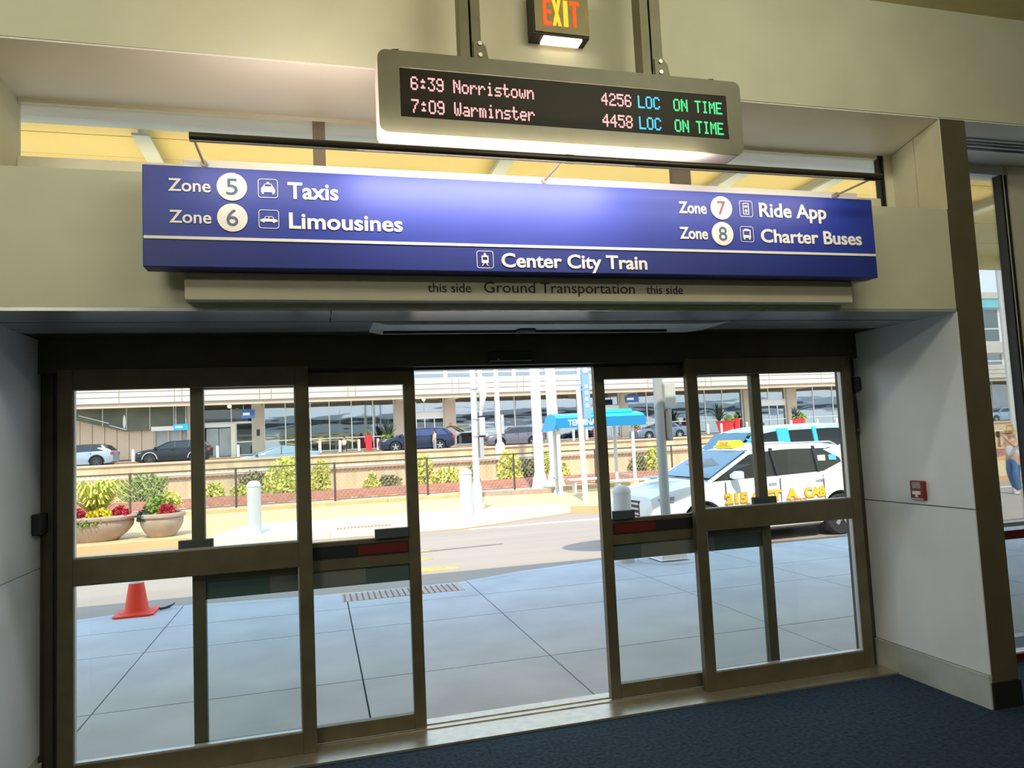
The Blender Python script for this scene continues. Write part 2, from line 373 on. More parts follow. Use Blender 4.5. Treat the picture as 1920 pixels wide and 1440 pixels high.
# window wall right of the pillar
rw = thing('window_4', 'tall window right of the pillar', 'window', (4.6, 4.16, 0)); rw['kind'] = 'structure'
MB().box(3.965, 5.0, 4.13, 4.2, 3.49, 3.556).build('head_rail', WHITE, rw)
MB().box(4.955, 4.972, 4.12, 4.19, 0, 3.49).box(4.995, 5.010, 4.12, 4.19, 0, 3.49).build('mullion', BLACK, rw)
MB().box(5.012, 5.20, 4.11, 4.22, 0, 3.556).build('post', CREAMCOL, rw)
MB().box(4.972, 4.995, 4.13, 4.19, 0, 3.49).build('mullion', CREAMCOL, rw)
MB().box(3.965, 6.6, 4.13, 4.2, .915, .945).build('mid_rail', GREYMETAL, rw)
MB().box(3.965, 6.6, 4.12, 4.13, .83, .89).build('safety_band', MAROON, rw, label='maroon safety band')
MB().box(3.965, 6.6, 4.13, 4.2, .0, .05).build('bottom_rail', WHITE, rw)
MB().box(3.965, 6.6, 4.12, 4.13, -.0, .04).build('safety_band', MAROON, rw)
box(3.965, 4.955, 4.158, 4.164, .05, 3.49).build('glass_pane', DOORGLASS, rw)
box(5.2, 6.6, 4.158, 4.164, .05, 3.49).build('glass_pane', DOORGLASS, rw)
struct(box(6.6, 9, 4.1, 4.3, 0, 3.556).build('wall_far_right', WALL), 'cream wall beyond the right window')

# ceiling vent in the soffit at the right
cv = thing('ceiling_vent', 'linear air vent with black slots in the soffit right of the pillar', 'vent', (4.9, 3.82, 3.555))
box(4.22, 6.2, 3.72, 3.92, 3.548, 3.556).build('frame', WHITE, cv)
MB().box(4.25, 6.18, 3.745, 3.765, 3.545, 3.5482).box(4.25, 6.18, 3.785, 3.81, 3.545, 3.5482).box(4.25, 6.18, 3.84, 3.87, 3.545, 3.5482).build('slot', BLACK, cv)

# ------------------------------------------------------------------ door leaves and sidelights
def sidelight(name, x0, x1, label, sl, sr):
    t = thing(name, label, 'window', ((x0+x1)/2, 4.375, .012)); t['kind'] = 'structure'
    for a, b in ((x0, x0+sl), (x1-sr, x1)): box(a, b, 4.35, 4.40, .012, 2.183).build('stile', BRONZE, t, bevel=.003)
    a, b = x0+sl, x1-sr
    box(a, b, 4.352, 4.398, 2.07, 2.183).build('top_rail', BRONZE, t, bevel=.003)
    box(a, b, 4.352, 4.398, 1.035, 1.176).build('mid_rail', BRONZE, t, bevel=.003)
    box(a, b, 4.352, 4.398, .012, .127).build('bottom_rail', BRONZE, t, bevel=.003)
    bead = mat('pale_glazing_bead', (.55, .56, .56), .35, metal=.4)
    for z0, z1 in ((.127, 1.035), (1.176, 2.07)):
        box(a, b, 4.373, 4.379, z0, z1).build('glass_pane', DOORGLASS, t)
        MB().box(a, a+.008, 4.36, 4.392, z0, z1).box(b-.008, b, 4.36, 4.392, z0, z1).box(a+.008, b-.008, 4.36, 4.392, z0, z0+.008).build('glazing_bead', bead, t)
    return t
def leaf(name, x0, x1, label, lead_right):
    """sliding leaf behind its sidelight"""
    t = thing(name, label, 'door', ((x0+x1)/2, 4.465, .02)); t['kind'] = 'structure'
    for a, b in ((x0, x0+.07), (x1-.07, x1)): box(a, b, 4.44, 4.49, .02, 2.15).build('stile', BRONZE, t, bevel=.003)
    a, b = x0+.07, x1-.07
    box(a, b, 4.442, 4.488, 2.067, 2.15).build('top_rail', BRONZE, t, bevel=.003)
    box(a, b, 4.442, 4.488, .02, .108).build('bottom_rail', BRONZE, t, bevel=.003)
    box(a, b, 4.442, 4.488, .985, 1.15).build('mid_rail', BRONZE, t, bevel=.003)
    box(a+.004, b-.004, 4.434, 4.442, 1.055, 1.125).build('push_panel', BLACK, t, label='black push panel')
    lw = .30
    l0, l1 = (b-lw, b-.01) if lead_right else (a+.01, a+lw)
    box(l0, l1, 4.4315, 4.434, 1.062, 1.118).build('notice_label', MAROON, t, label='maroon notice label')
    for z0, z1 in ((.108, .985), (1.15, 2.067)): box(a, b, 4.463, 4.469, z0, z1).build('glass_pane', DOORGLASS, t)
    st = box(a, b, 4.4585, 4.4625, .885, .985).build('safety_sticker', STICKTEAL, t, label='teal sticker band on the glass')
    s0, s1 = (a+.34, a+.88) if lead_right else (b-.90, b-.36)
    box(s0, s1, 4.456, 4.4584, .888, .983).build('sticker_patch', STICKGREY, st, label='grey middle of the sticker')
    h0, h1 = (b-.20, b-.002) if lead_right else (a+.002, a+.15)
    box(h0, h1, 4.41, 4.442, 1.15, 1.205).build('pull_block', mat('slate_block', (.06, .075, .08), .5), t, bevel=.003)
    c = x0+.035 if lead_right else x1-.035
    box(c-.10, c+.08, 4.41, 4.442, 1.160, 1.225).build('guide_block', MATS['slate_block'], t, bevel=.003)
    return t
sidelight('window_1', -1.33, -.04, 'fixed bronze framed glass panel left of the sliding doors', .072, .075)
sidelight('window_2', 2.39, 3.69, 'fixed bronze framed glass panel right of the sliding doors', .075, .075)
leaf('door_1', -.69, .587, 'left sliding glass door slid open behind its fixed panel', True)
leaf('door_2', 1.766, 3.005, 'right sliding glass door slid open behind its fixed panel', False)
struct(MB().box(-.70, 3.02, 4.43, 4.5, 2.151, 2.166).build('trim_5', BLACK), 'black door track over the opening')

s = thing('motion_sensor', 'black motion sensor on the header above the door opening', 'sensor', (1.17, 4.36, 2.19))
box(1.04, 1.315, 4.315, 4.36, 2.185, 2.247).build('case', BLACK, s, bevel=.008)
box(1.09, 1.10, 4.3135, 4.315, 2.193, 2.20).build('indicator', CHROME, s)
s = thing('jamb_sensor', 'small black sensor box high on the right door jamb', 'sensor', (3.72, 4.38, 1.93))
box(3.70, 3.758, 4.33, 4.40, 1.93, 2.03).build('case', BLACK, s, bevel=.01)
s = thing('jamb_latch', 'narrow dark latch strip on the right door jamb below the sensor', 'latch', (3.73, 4.38, 1.62))
box(3.71, 3.745, 4.375, 4.40, 1.62, 1.87).build('plate', BLACK, s, bevel=.004)
box(3.715, 3.74, 4.365, 4.375, 1.64, 1.66).build('knob', BRONZE, s)
s = thing('door_switch', 'black door switch with a metal edge on the left white panel', 'switch', (-1.42, 4.36, 1.31))
box(-1.424, -1.385, 4.27, 4.385, 1.32, 1.43).build('case', BLACK, s, bevel=.008)
box(-1.424, -1.383, 4.385, 4.399, 1.322, 1.428).build('cover', CHROME, s)
s = thing('fire_alarm', 'red fire alarm pull box on the right white panel', 'alarm', (3.761, 3.89, 1.18))
box(3.738, 3.761, 3.84, 3.955, 1.185, 1.31).build('case', ALARMRED, s, bevel=.006)
box(3.732, 3.738, 3.865, 3.93, 1.26, 1.30).build('plate', mat('grey_plate', (.35, .30, .30), .5), s)
MB().box(3.727, 3.738, 3.868, 3.927, 1.222, 1.244).box(3.729, 3.738, 3.888, 3.907, 1.205, 1.222).build('pull_handle', WARMWHITE, s, label='white pull handle')
box(3.734, 3.738, 3.85, 3.945, 1.19, 1.197).build('rim', CHROME, s)
s = thing('ceiling_track', 'white housing with a thin black rail under the door soffit', 'track', (1.2, 4.0, 2.345))
MB().prism([(.30, 2.345), (.37, 2.331), (2.30, 2.331), (2.42, 2.345)], 'y', 3.82, 4.16).build('housing', WHITE, s)
box(.37, 2.1, 4.03, 4.06, 2.318, 2.331).build('rail', BLACK, s)
MB().box(1.13, 1.24, 3.98, 4.05, 2.318, 2.331).box(1.14, 1.23, 3.96, 3.98, 2.322, 2.331).build('bracket', BLACK, s)

# ------------------------------------------------------------------ blue direction sign
bs = thing('direction_sign', 'wide blue sign listing zones for taxis, limousines, ride app and charter buses', 'sign', (1.17, 3.35, 2.72))
box(-.69, 3.032, 3.302, 3.398, 2.627, 2.943).build('panel', SIGNBLUE, bs, bevel=.004)
box(-.69, 3.032, 3.302, 3.398, 2.498, 2.6265).build('lower_band', SIGNDIM, bs, bevel=.004, label='lower band, blue darkened for weaker light')
box(-.685, 3.027, 3.298, 3.302, 2.619, 2.632).build('rule', WARMWHITE, bs, label='white dividing line')
YS = 3.301
for t, a, b, z, c, bo in (('Zone', -.588, -.418, 2.830, .055, .012), ('Taxis', -.098, .122, 2.817, .074, .022), ('Zone', -.585, -.417, 2.691, .055, .012),
    ('Limousines', -.095, .408, 2.681, .071, .022), ('Zone', 1.830, 1.990, 2.823, .060, .022), ('Ride App', 2.304, 2.723, 2.820, .075, .022),
    ('Zone', 1.827, 1.988, 2.688, .060, .022), ('Charter Buses', 2.304, 2.941, 2.681, .071, .022), ('Center City Train', .873, 1.633, 2.523, .067, .022)):
    sign_text('lettering', t, a, b, z, c, YS, WARMWHITE, bs, bo)
for d, cx, cz, m in (('5', -.331, 2.858, TXTGREY), ('6', -.331, 2.720, TXTGREY), ('7', 2.078, 2.857, TXTRED), ('8', 2.075, 2.719, TXTGREY)):
    k = MB().lathe([(.001, 3.297), (.0625, 3.297), (.0625, 3.302)], cx, cz, 40, axis='y').build('zone_disc', WARMWHITE, bs)
    k2 = sign_text('numeral', d, cx-.024, cx+.024, cz-.036, .072, 3.2968, m, bs, .004, .0015)
    k2.parent = k
def icon(x0, x1, z0, z1, kind):
    y0, y1 = 3.2985, 3.302; r = .012; th = .0028
    def ring(d):
        pts = []
        for cx, cz, a0 in ((x1-r, z1-r, 0), (x0+r, z1-r, 90), (x0+r, z0+r, 180), (x1-r, z0+r, 270)):
            for k in range(5):
                a = math.radians(a0+k*22.5); pts.append((cx+(r-d)*math.cos(a), cz+(r-d)*math.sin(a)))
        return pts
    o_, i_ = ring(0), ring(th); n = len(o_)
    mb = MB(); vs = [(p[0], y0, p[1]) for p in o_]+[(p[0], y0, p[1]) for p in i_]
    mb.add(vs, [(i, (i+1) % n, (i+1) % n+n, i+n) for i in range(n)])
    W_, H_ = x1-x0, z1-z0
    P = lambda u, v: (x0+u*W_, z0+v*H_)
    def poly(pts): mb.prism([P(*p) for p in pts], 'y', y0, y1)
    def rect(u0, v0, u1, v1): poly([(u0, v0), (u1, v0), (u1, v1), (u0, v1)])
    if kind == 'taxi':
        poly([(.15, .30), (.85, .30), (.85, .47), (.80, .56), (.72, .60), (.28, .60), (.20, .56), (.15, .47)])
        poly([(.25, .60), (.31, .60), (.36, .72), (.33, .75)]); poly([(.69, .60), (.75, .60), (.67, .75), (.64, .72)])
        rect(.33, .715, .67, .75); rect(.43, .76, .57, .83)
        rect(.18, .20, .29, .30); rect(.71, .20, .82, .30)
    elif kind == 'limo':
        poly([(.08, .36), (.92, .36), (.92, .47), (.76, .52), (.24, .52), (.08, .47)])
        poly([(.26, .52), (.30, .52), (.36, .62), (.66, .62), (.72, .52), (.76, .52), (.68, .65), (.34, .65)])
        rect(.48, .52, .52, .62); rect(.20, .30, .30, .36); rect(.70, .30, .80, .36)
    elif kind == 'ride':
        rect(.28, .14, .33, .86); rect(.67, .14, .72, .86); rect(.33, .14, .67, .19); rect(.33, .81, .67, .86)
        poly([(.38, .58), (.62, .58), (.60, .70), (.40, .70)]); poly([(.5, .22), (.60, .40), (.5, .50), (.40, .40)])
    elif kind == 'bus':
        poly([(.22, .26), (.78, .26), (.78, .44), (.22, .44)]); rect(.22, .44, .28, .78); rect(.72, .44, .78, .78); rect(.28, .70, .72, .78)
        rect(.26, .16, .36, .26); rect(.64, .16, .74, .26); poly([(.30, .78), (.70, .78), (.64, .84), (.36, .84)])
    elif kind == 'train':
        rect(.30, .30, .70, .46); rect(.30, .46, .36, .72); rect(.64, .46, .70, .72); rect(.36, .64, .64, .72); rect(.42, .74, .58, .80)
        poly([(.30, .14), (.36, .14), (.46, .30), (.40, .30)]); poly([(.64, .14), (.70, .14), (.60, .30), (.54, .30)]); rect(.44, .84, .56, .87)
    return mb.build('pictogram', WARMWHITE, bs)
icon(-.223, -.139, 2.815, 2.901, 'taxi'); icon(-.223, -.137, 2.677, 2.761, 'limo')
icon(2.185, 2.264, 2.815, 2.902, 'ride'); icon(2.180, 2.260, 2.679, 2.763, 'bus'); icon(.752, .834, 2.515, 2.599, 'train')

lb = thing('ground_transport_sign', 'olive grey board under and behind the blue sign', 'sign', (1.2, 3.45, 2.378))
box(-.545, 2.94, 3.404, 3.498, 2.378, 2.50).build('board', OLIVEBOARD, lb, bevel=.003)
box(-.545, 3.03, 3.404, 3.498, 2.502, 3.015).build('backing_box', WARMWHITE, lb, bevel=.003, label='pale lit upper edge')
for t, a, b, c in (('this side', .530, .741, .044), ('Ground Transportation', .806, 1.605, .052), ('this side', 1.671, 1.880, .044)):
    sign_text('lettering', t, a, b, 2.42, c, 3.4035, TXTDARK, lb, .0, .002)

pl = thing('sign_lamp', 'long dark tube lamp on thin arms above the blue sign', 'lamp', (1.2, 3.42, 3.015))
MB().tube((-.47, 3.10, 2.99), (2.92, 3.10, 2.99), .020, n=14).tube((1.15, 3.10, 2.99), (1.19, 3.10, 2.99), .0215, n=14).build('tube', mat('dark_lamp_tube', (.045, .04, .028), .35, metal=.5), pl, smooth=True)
for x in (-.455, 1.14, 2.87):
    MB().tube((x, 3.11, 2.985), (x, 3.405, 2.99), .006, n=8).build('arm', mat('pale_lamp_arm', (.45, .38, .30), .4, metal=.4), pl)
    MB().tube((x, 3.375, 2.99), (x, 3.404, 2.99), .015, n=10).build('arm_base', MATS['pale_lamp_arm'], pl)

# ------------------------------------------------------------------ LED departure display
G57 = {'6': '01110 10001 10000 11110 10001 10001 01110', ':': '00000 00100 01110 00000 00100 01110 00000', '3': '11111 00010 00100 00010 00001 10001 01110',
 '9': '01110 10001 10001 01111 00001 10001 01110', 'N': '10001 11001 10101 10101 10011 10001 10001', 'o': '00000 00000 01110 10001 10001 10001 01110',
 'r': '00000 00000 10110 11001 10000 10000 10000', 'i': '00100 00000 01100 00100 00100 00100 01110', 's': '00000 00000 01111 10000 01110 00001 11110',
 't': '01000 01000 11110 01000 01000 01001 00110', 'w': '00000 00000 10001 10001 10101 10101 01010', 'n': '00000 00000 10110 11001 10001 10001 10001',
 '7': '11111 00001 00010 00100 00100 01000 01000', '0': '01110 10001 10001 10001 10001 10001 01110', 'W': '10001 10001 10001 10101 10101 10101 01010',
 'a': '00000 00000 01110 00001 01111 10001 01111', 'm': '00000 00000 11010 10101 10101 10101 10101', 'e': '00000 00000 01110 10001 11111 10000 01110',
 '4': '00010 00110 01010 10010 11111 00010 00010', '2': '01110 10001 00001 00110 01000 10000 11111', '5': '11111 10000 11110 00001 00001 10001 01110',
 '8': '01110 10001 10001 01110 10001 10001 01110', 'L': '10000 10000 10000 10000 10000 10000 11111', 'O': '01110 10001 10001 10001 10001 10001 01110',
 'C': '01110 10001 10000 10000 10000 10001 01110', 'T': '11111 00100 00100 00100 00100 00100 00100', 'I': '01110 00100 00100 00100 00100 00100 01110',
 'M': '10001 11011 10101 10101 10001 10001 10001', 'E': '11111 10000 10000 11110 10000 10000 11111', ' ': '00000 '*7}
ld = thing('departure_display', 'olive grey electronic train departure display hanging from two struts', 'display', (1.221, 3.238, 3.087)); LDO = Vector((1.105, 2.93, 2.955)); ld.scale = (1.105,)*3
def rrect(x0, x1, z0, z1, r, n=6):
    pts = []
    for cx, cz, a0 in ((x1-r, z1-r, 0), (x0+r, z1-r, 90), (x0+r, z0+r, 180), (x1-r, z0+r, 270)):
        for k in range(n+1):
            a = math.radians(a0+k*90/n); pts.append((cx+r*math.cos(a), cz+r*math.sin(a)))
    return pts
FO, FI = rrect(.275, 1.935, 2.955, 3.302, .035), [(1.863, 3.232), (.362, 3.232), (.362, 3.024), (1.863, 3.024)]
mb = MB().prism(FO, 'y', 2.862, 2.99)
case = mb.build('case', mat('pale_display_case', (.60, .55, .50), .45, var=.04), ld, label='pale case behind the front frame')
no = len(FO)                                   # front frame with a window cut for the screen
vs = [(x, 2.85, z) for x, z in FO]+[(x, 2.85, z) for x, z in FI]+[(x, 2.861, z) for x, z in FO]+[(x, 2.861, z) for x, z in FI]
q = no//4; fs = []
for c in range(4):
    seg = list(range(c*q, (c+1)*q)); nxt = (c+1) % 4
    for i in range(len(seg)-1): fs.append((seg[i], seg[i+1], no+c))
    fs.append((seg[-1], nxt*q, no+nxt, no+c))
nb = no+4
fs2 = [[i+nb for i in f] for f in fs]
fs2 += [(i, (i+1) % no, (i+1) % no+nb, i+nb) for i in range(no)]
fs2 += [(no+i, no+(i+1) % 4, no+(i+1) % 4+nb, no+i+nb) for i in range(4)]
MB().add(vs, fs+fs2).build('front_frame', LEDFRAME, ld)
scr = box(.363, 1.862, 2.856, 2.8605, 3.025, 3.231).build('screen', LEDSCREEN, ld, label='dark screen')
def ledrun(txt, x0, x1, zt, zb, m):
    n = len(txt)*6-1; px = (x1-x0)/n; pz = (zt-zb)/7; mb = MB()
    if ' ' in txt:
        k = txt.index(' '); ledrun(txt[:k], x0, x0+(k*6-1)*px, zt, zb, m); return ledrun(txt[k+1:], x0+(k+1)*6*px, x1, zt, zb, m)
    for k, ch in enumerate(txt):
        rows = G57[ch].split()
        for j, rw_ in enumerate(rows[:7]):
            for i, bit in enumerate(rw_):
                if bit == '1':
                    xa = x0+(k*6+i)*px; za = zt-j*pz
                    mb.box(xa-px*.08, xa+px*1.02, 2.8545, 2.856, za-pz*.96, za-pz*.04)
    return mb.build('led_text', m, scr)
for zt, zb, a, b in ((3.199, 3.142, '6:39 Norristown', '4256'), (3.103, 3.045, '7:09 Warminster', '4458')):
    ledrun(a, .407, .932, zt, zb, LEDPINK); ledrun(b, 1.243, 1.385, zt, zb, LEDPINK)
    ledrun('LOC', 1.418, 1.524, zt, zb, LEDCYAN); ledrun('ON', 1.592, 1.662, zt, zb, LEDGREEN); ledrun('TIME', 1.700, 1.838, zt, zb, LEDGREEN)
for x0, x1 in ((.625, .715), (1.462, 1.562)):
    MB().box(x0, x0+.012, 2.88, 2.95, 3.302, 4.02).box(x1-.012, x1, 2.88, 2.95, 3.302, 4.02).box(x0, x0+.040, 2.872, 2.88, 3.302, 4.02).box(x0+.050, x1, 2.872, 2.88, 3.302, 4.02).box(x0+.012, x1-.012, 2.94, 2.95, 3.302, 4.02).build('strut', GALV, ld)
    box(x0-.012, x1+.022, 2.868, 2.96, 3.295, 3.312).build('mount_foot', GALV, ld)
    MB().prism([(x0+.055, 3.30), (x1+.03, 3.30), (x1+.018, 3.36), (x1, 3.385), (x0+.055, 3.385)], 'y', 2.864, 2.8715).build('bracket_plate', GALV, ld)
    for z in (3.322, 3.372): MB().tube((x0+.082, 2.8635, z), (x0+.082, 2.857, z), .009, n=10).build('bolt', CHROME, ld)
for x in (.345, 1.80): MB().prism([(x-.02, 3.30), (x+.022, 3.30), (x+.018, 3.318), (x+.022, 3.325), (x-.008, 3.321)], 'y', 2.88, 2.92).build('latch', BLACK, ld)
for x in (1.08, 1.40): box(x-.006, x+.006, 2.93, 2.942, 2.948, 2.955).build('bottom_screw', CHROME, ld)

# ------------------------------------------------------------------ EXIT sign
ex = thing('exit_sign', 'lit red EXIT sign with a glowing lens on the wall above the display', 'sign', (1.285, 3.5, 3.77))
box(1.125, 1.435, 3.405, 3.499, 3.772, 4.01).build('case', BLACK, ex, bevel=.004)
box(1.137, 1.433, 3.398, 3.405, 3.785, 4.008).build('face', mat('olive_exit_face', (.26, .23, .10), .5, var=.1, scale=12), ex)
def exit_letters():
    zb, zt, x0, W_ = 3.822, 3.962, 1.182, .200
    lw = .047; gap = .004; th = .017
    xs = [x0, x0+.050, x0+.103, x0+.147]
    E_ = MB().box(xs[0], xs[0]+th, 3.394, 3.398, zb, zt)
    for z in (zb, (zb+zt)/2-.008, zt-.018): E_.box(xs[0]+th, xs[0]+.044, 3.394, 3.398, z, z+.018)
    X_ = MB()
    for a, b in ((xs[1], xs[1]+.048-th), (xs[1]+.048-th, xs[1])): X_.prism([(a, zb), (a+th, zb), (b+th, zt), (b, zt)], 'y', 3.394, 3.398)
    I_ = MB().box(xs[2]+.008, xs[2]+.008+th*1.4, 3.394, 3.398, zb, zt)
    T_ = MB().box(xs[3]-.002, xs[3]+.050, 3.394, 3.398, zt-.020, zt).box(xs[3]+.016, xs[3]+.016+th, 3.394, 3.398, zb, zt-.020)
    for m_, c in ((E_, EXITRED), (X_, EXITHOT), (I_, EXITHOT), (T_, EXITRED)): m_.build('letter', c, ex)
exit_letters()
box(1.185, 1.395, 3.41, 3.48, 3.760, 3.772).build('lens', EXITLENS, ex, label='glowing lens')

# ================================================================== OUTSIDE
# ------------------------------------------------------------------ canopy over the near sidewalk
struct(MB().box(-16, 26, 4.3, 4.74, 3.70, 4.2).build('roof_canopy_rear', CANOPYG), 'pale grey inner strip of the canopy outside')
struct(MB().box(-16, 26, 4.74, 5.0, 3.76, 4.2).box(-16, 26, 5.012, 5.36, 3.76, 4.2).box(-16, 26, 5.368, 6.0, 3.76, 4.2).box(-16, 26, 6.015, 6.7, 3.76, 4.2).box(-16, 26, 6.715, 7.4, 3.76, 4.2).build('roof_canopy', CANOPYY), 'yellow underside of the canopy outside')
struct(box(-16, 26, 7.25, 7.42, 3.62, 3.78).build('roof_canopy_edge', CANOPYY), 'yellow edge beam of the canopy outside')
for k, (x, wd) in enumerate(((-1.0, .10), (1.35, .10), (3.24, .11), (4.12, .11), (6.2, .12), (8.7, .12))):
    b = MB().box(x-.012, x+.012, 4.745, 7.25, 3.68, 3.76).box(x-wd/2, x+wd/2, 4.745, 7.25, 3.665, 3.68).build('roof_canopy_beam', CANOPYG)
    struct(b, 'pale steel beam under the canopy outside')
# upper storeys of our own building above the canopy (mirrored in the far glass)
struct(MB().box(-30, 110, 4.35, 4.75, 4.5, 7.2).build('wall_outer', mat('grey_cladding', (.50, .54, .60), .6)), 'grey upper wall of this building above the canopy')
struct(MB().box(-30, 110, 4.75, 4.78, 5.4, 6.1).build('wall_outer_glass', mat('dark_band_glass', (.02, .03, .04), .1)), 'dark window band of this building above the canopy')
# ------------------------------------------------------------------ near sidewalk: slabs with joints, curb, ramp
XJ = [-16, -9.5, -4.7, -3.1, -1.5, .28, 1.72, 3.75, 5.32, 6.9, 8.5, 12, 26]
YJ = [4.60, 5.57, 7.10, 8.03]
FRONT = [(-16, 8.8), (-2.5, 8.85), (-1.6, 9.10), (.25, 8.86), (1.60, 8.86), (2.5, 9.2), (3.7, 9.42), (6, 9.42), (26, 9.42)]
def front(x):
    for (a, b), (c, d) in zip(FRONT, FRONT[1:]):
        if a <= x <= c: return b+(d-b)*(x-a)/(c-a)
mb = MB(); g = .006
for a, b in zip(XJ, XJ[1:]):
    for c, d in zip(YJ, YJ[1:]): mb.box(a+g, b-g, c+g, d-g, -.06, 0)
    xs = [a+g]+[p[0] for p in FRONT if a < p[0] < b]+[b-g]
    def strip(dy0, dy1, y0=None):
        lo = [(x, front(x)-dy0 if y0 is None else y0) for x in xs]; hi = [(x, front(x)-dy1) for x in xs]
        for i in range(len(xs)-1):
            mb.prism([lo[i], lo[i+1], hi[i+1], hi[i]], 'z', -.06, 0)
    strip(0, .162, 8.03+g); strip(.156, 0)
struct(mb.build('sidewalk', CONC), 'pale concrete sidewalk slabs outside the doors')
mb = MB()
for (a, b), (c, d) in zip(FRONT, FRONT[1:]): mb.prism([(a, 4.6), (c, 4.6), (c, d-.01), (a, b-.01)], 'z', -.20, -.03)
struct(mb.build('sidewalk_base', JOINT), 'dark joints between the sidewalk slabs')
mb = MB(); n = 20
mb2 = box(.23, 1.60, 8.37, 8.78, -.0, .004)
struct(mb2.build('sidewalk_ramp_panel', mat('dull_pink_tactile', (.50, .42, .36), .9, var=.1)), 'pinkish tactile strip in the near sidewalk')
for k in range(n):
    x = .25+k*(1.33/n); mb.box(x, x+.016, 8.38, 8.77, .004, .009)
struct(mb.build('sidewalk_ramp_bars', mat('dark_pink_bar', (.22, .15, .14), .9)), 'dark bars of the near tactile strip')

# ------------------------------------------------------------------ road
struct(box(-40, 60, 8.0, 17.6, -.35, -.18).build('road', ASPHALT), 'sunlit warm grey asphalt road')
struct(box(3.1, 30, 15.4, 15.55, -.18, -.176).build('road_line', WHITELINE), 'white line along the far edge of the road')
def blob(cx, cy, rx, ry, z):
    pts = [(cx+rx*math.cos(t*PI/7)*(1+.15*math.sin(3*t)), cy+ry*math.sin(t*PI/7)*(1+.15*math.cos(2*t))) for t in range(14)]
    return MB().prism(pts, 'z', -.185, z)
for cx, cy, rx, ry in ((1.15, 10.95, .85, .20), (1.35, 12.0, .42, .16), (1.45, 12.9, .40, .16), (.2, 9.75, .45, .07)):
    struct(blob(cx, cy, rx, ry, -.176).build('road_marking', YELLOWLINE), 'worn yellow patch of road marking')
struct(MB().prism([(-.3, 12.45), (3.2, 12.9), (3.2, 13.0), (-.3, 12.6)], 'z', -.185, -.177).build('road_seam', mat('dark_tar_seam', (.17, .13, .11), .9, var=.2)), 'dark tar seam in the road')

# ------------------------------------------------------------------ island on the far side of the road
struct(MB().prism([(-40, 16.0), (-4.6, 16.1), (-2.66, 16.35), (-2.2, 15.63), (2.98, 15.53), (5.98, 17.06), (6.45, 16.62), (60, 16.62), (60, 23), (-40, 23)], 'z', -.30, -.004).build('sidewalk_island', TANPAVE), 'tan paved island beyond the road')
mb = MB()
for a, b in ((-2.2, .2), (.212, 2.0), (2.012, 3.6)):
    f = lambda x: 15.63-(x+2.2)*.019 if x < 2.98 else 15.53+(x-2.98)*.51
    xs = [a]+([2.98] if a < 2.98 < b else [])+[b]
    mb.prism([(x, f(x)-.004) for x in xs]+[(b, f(b)+.16), ]+[(x, f(x)+.16) for x in xs[::-1][1:]], 'z', -.16, .003)
    mb.prism([(a, f(a)+.17), (b, f(b)+.17), (b, 18.0), (a+(.6 if a < -2 else 0), 18.3)], 'z', -.16, .003)
mb.prism([(3.61, 15.85), (5.98, 17.06), (5.98, 17.22), (3.61, 16.02)], 'z', -.16, .003)
mb.prism([(3.61, 16.03), (5.9, 17.22), (5.6, 17.9), (3.61, 18.0)], 'z', -.16, .003)
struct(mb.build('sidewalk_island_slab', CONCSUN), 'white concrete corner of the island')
mb = MB(); m2 = MB()
mb.box(.33, 1.50, 14.9+.75, 15.95, .003, .008)
for k in range(16): m2.box(.36+k*.071, .39+k*.071, 15.67, 15.93, .008, .012)
struct(mb.build('sidewalk_island_panel', mat('orange_tactile', (.60, .36, .22), .9, var=.1)), 'orange tactile strip on the island')
struct(m2.build('sidewalk_island_bars', mat('dark_orange_bar', (.36, .13, .06), .9)), 'dark bars of the orange tactile strip')
struct(MB().box(-40, 2.0, 22.2, 22.5, -.2, .10).box(2.01, 4.2, 22.1, 22.45, -.2, .10).build('wall_low', TANWALL), 'low tan wall behind the island')
struct(MB().prism([(4.2, 22.1), (7.0, 21.4), (7.0, 21.75), (4.2, 22.45)], 'z', -.2, .13).build('wall_low_grey', STONE), 'low grey stone curb behind the island')
struct(MB().box(7.0, 30, 22.2, 22.5, -.2, .12).build('wall_low_far', TANWALL), 'low tan wall behind the bus shelter')

# ------------------------------------------------------------------ railway cutting and retaining wall
struct(box(-40, 70, 22.4, 34.0, -.4, -.12).build('ground_ballast', BALLAST), 'pinkish ballast bed of the railway')
def rail_track(y, label):
    t = thing('railway_track', label, 'track', (5, y, -.12), group=None)
    for dy in (-.62, .62):
        MB().box(-40, 70, y+dy-.06, y+dy+.06, -.12, -.08).box(-40, 70, y+dy-.035, y+dy+.035, -.08, -.0).build('rail', RAIL, t)
    m = MB()
    for k in range(150): m.box(-36+k*.7, -36+k*.7+.24, y-1.1, y+1.1, -.125, -.085)
    s_ = m.build('sleepers', RUST, t); s_['kind'] = 'stuff'
rail_track(27.4, 'rusty railway track just behind the chain link fence')
rail_track(29.9, 'rusty railway track beside the tan retaining wall')
struct(MB().box(-40, 70, 34.0, 34.4, -.4, 1.40).build('wall_retaining', RETAIN), 'tan concrete retaining wall beyond the tracks')
struct(MB().box(-40, 70, 33.93, 34.45, 1.33, 1.42).build('trim_wall_cap', PEACH), 'coping of the retaining wall')
p = MB().tube((-40, 33.85, .84), (70, 33.85, .84), .045, n=8).build('wall_pipe', POLE); tag(p, 'long white pipe running along the tan retaining wall', 'pipe')
p = MB().tube((-40, 33.93, .70), (70, 33.93, .70), .035, n=8).build('wall_cable', RAIL); tag(p, 'dark cable run under the white pipe on the retaining wall', 'cable')
for i, x in enumerate((-5.2, -.6, 4.6, 9.4, 17.5)): pass

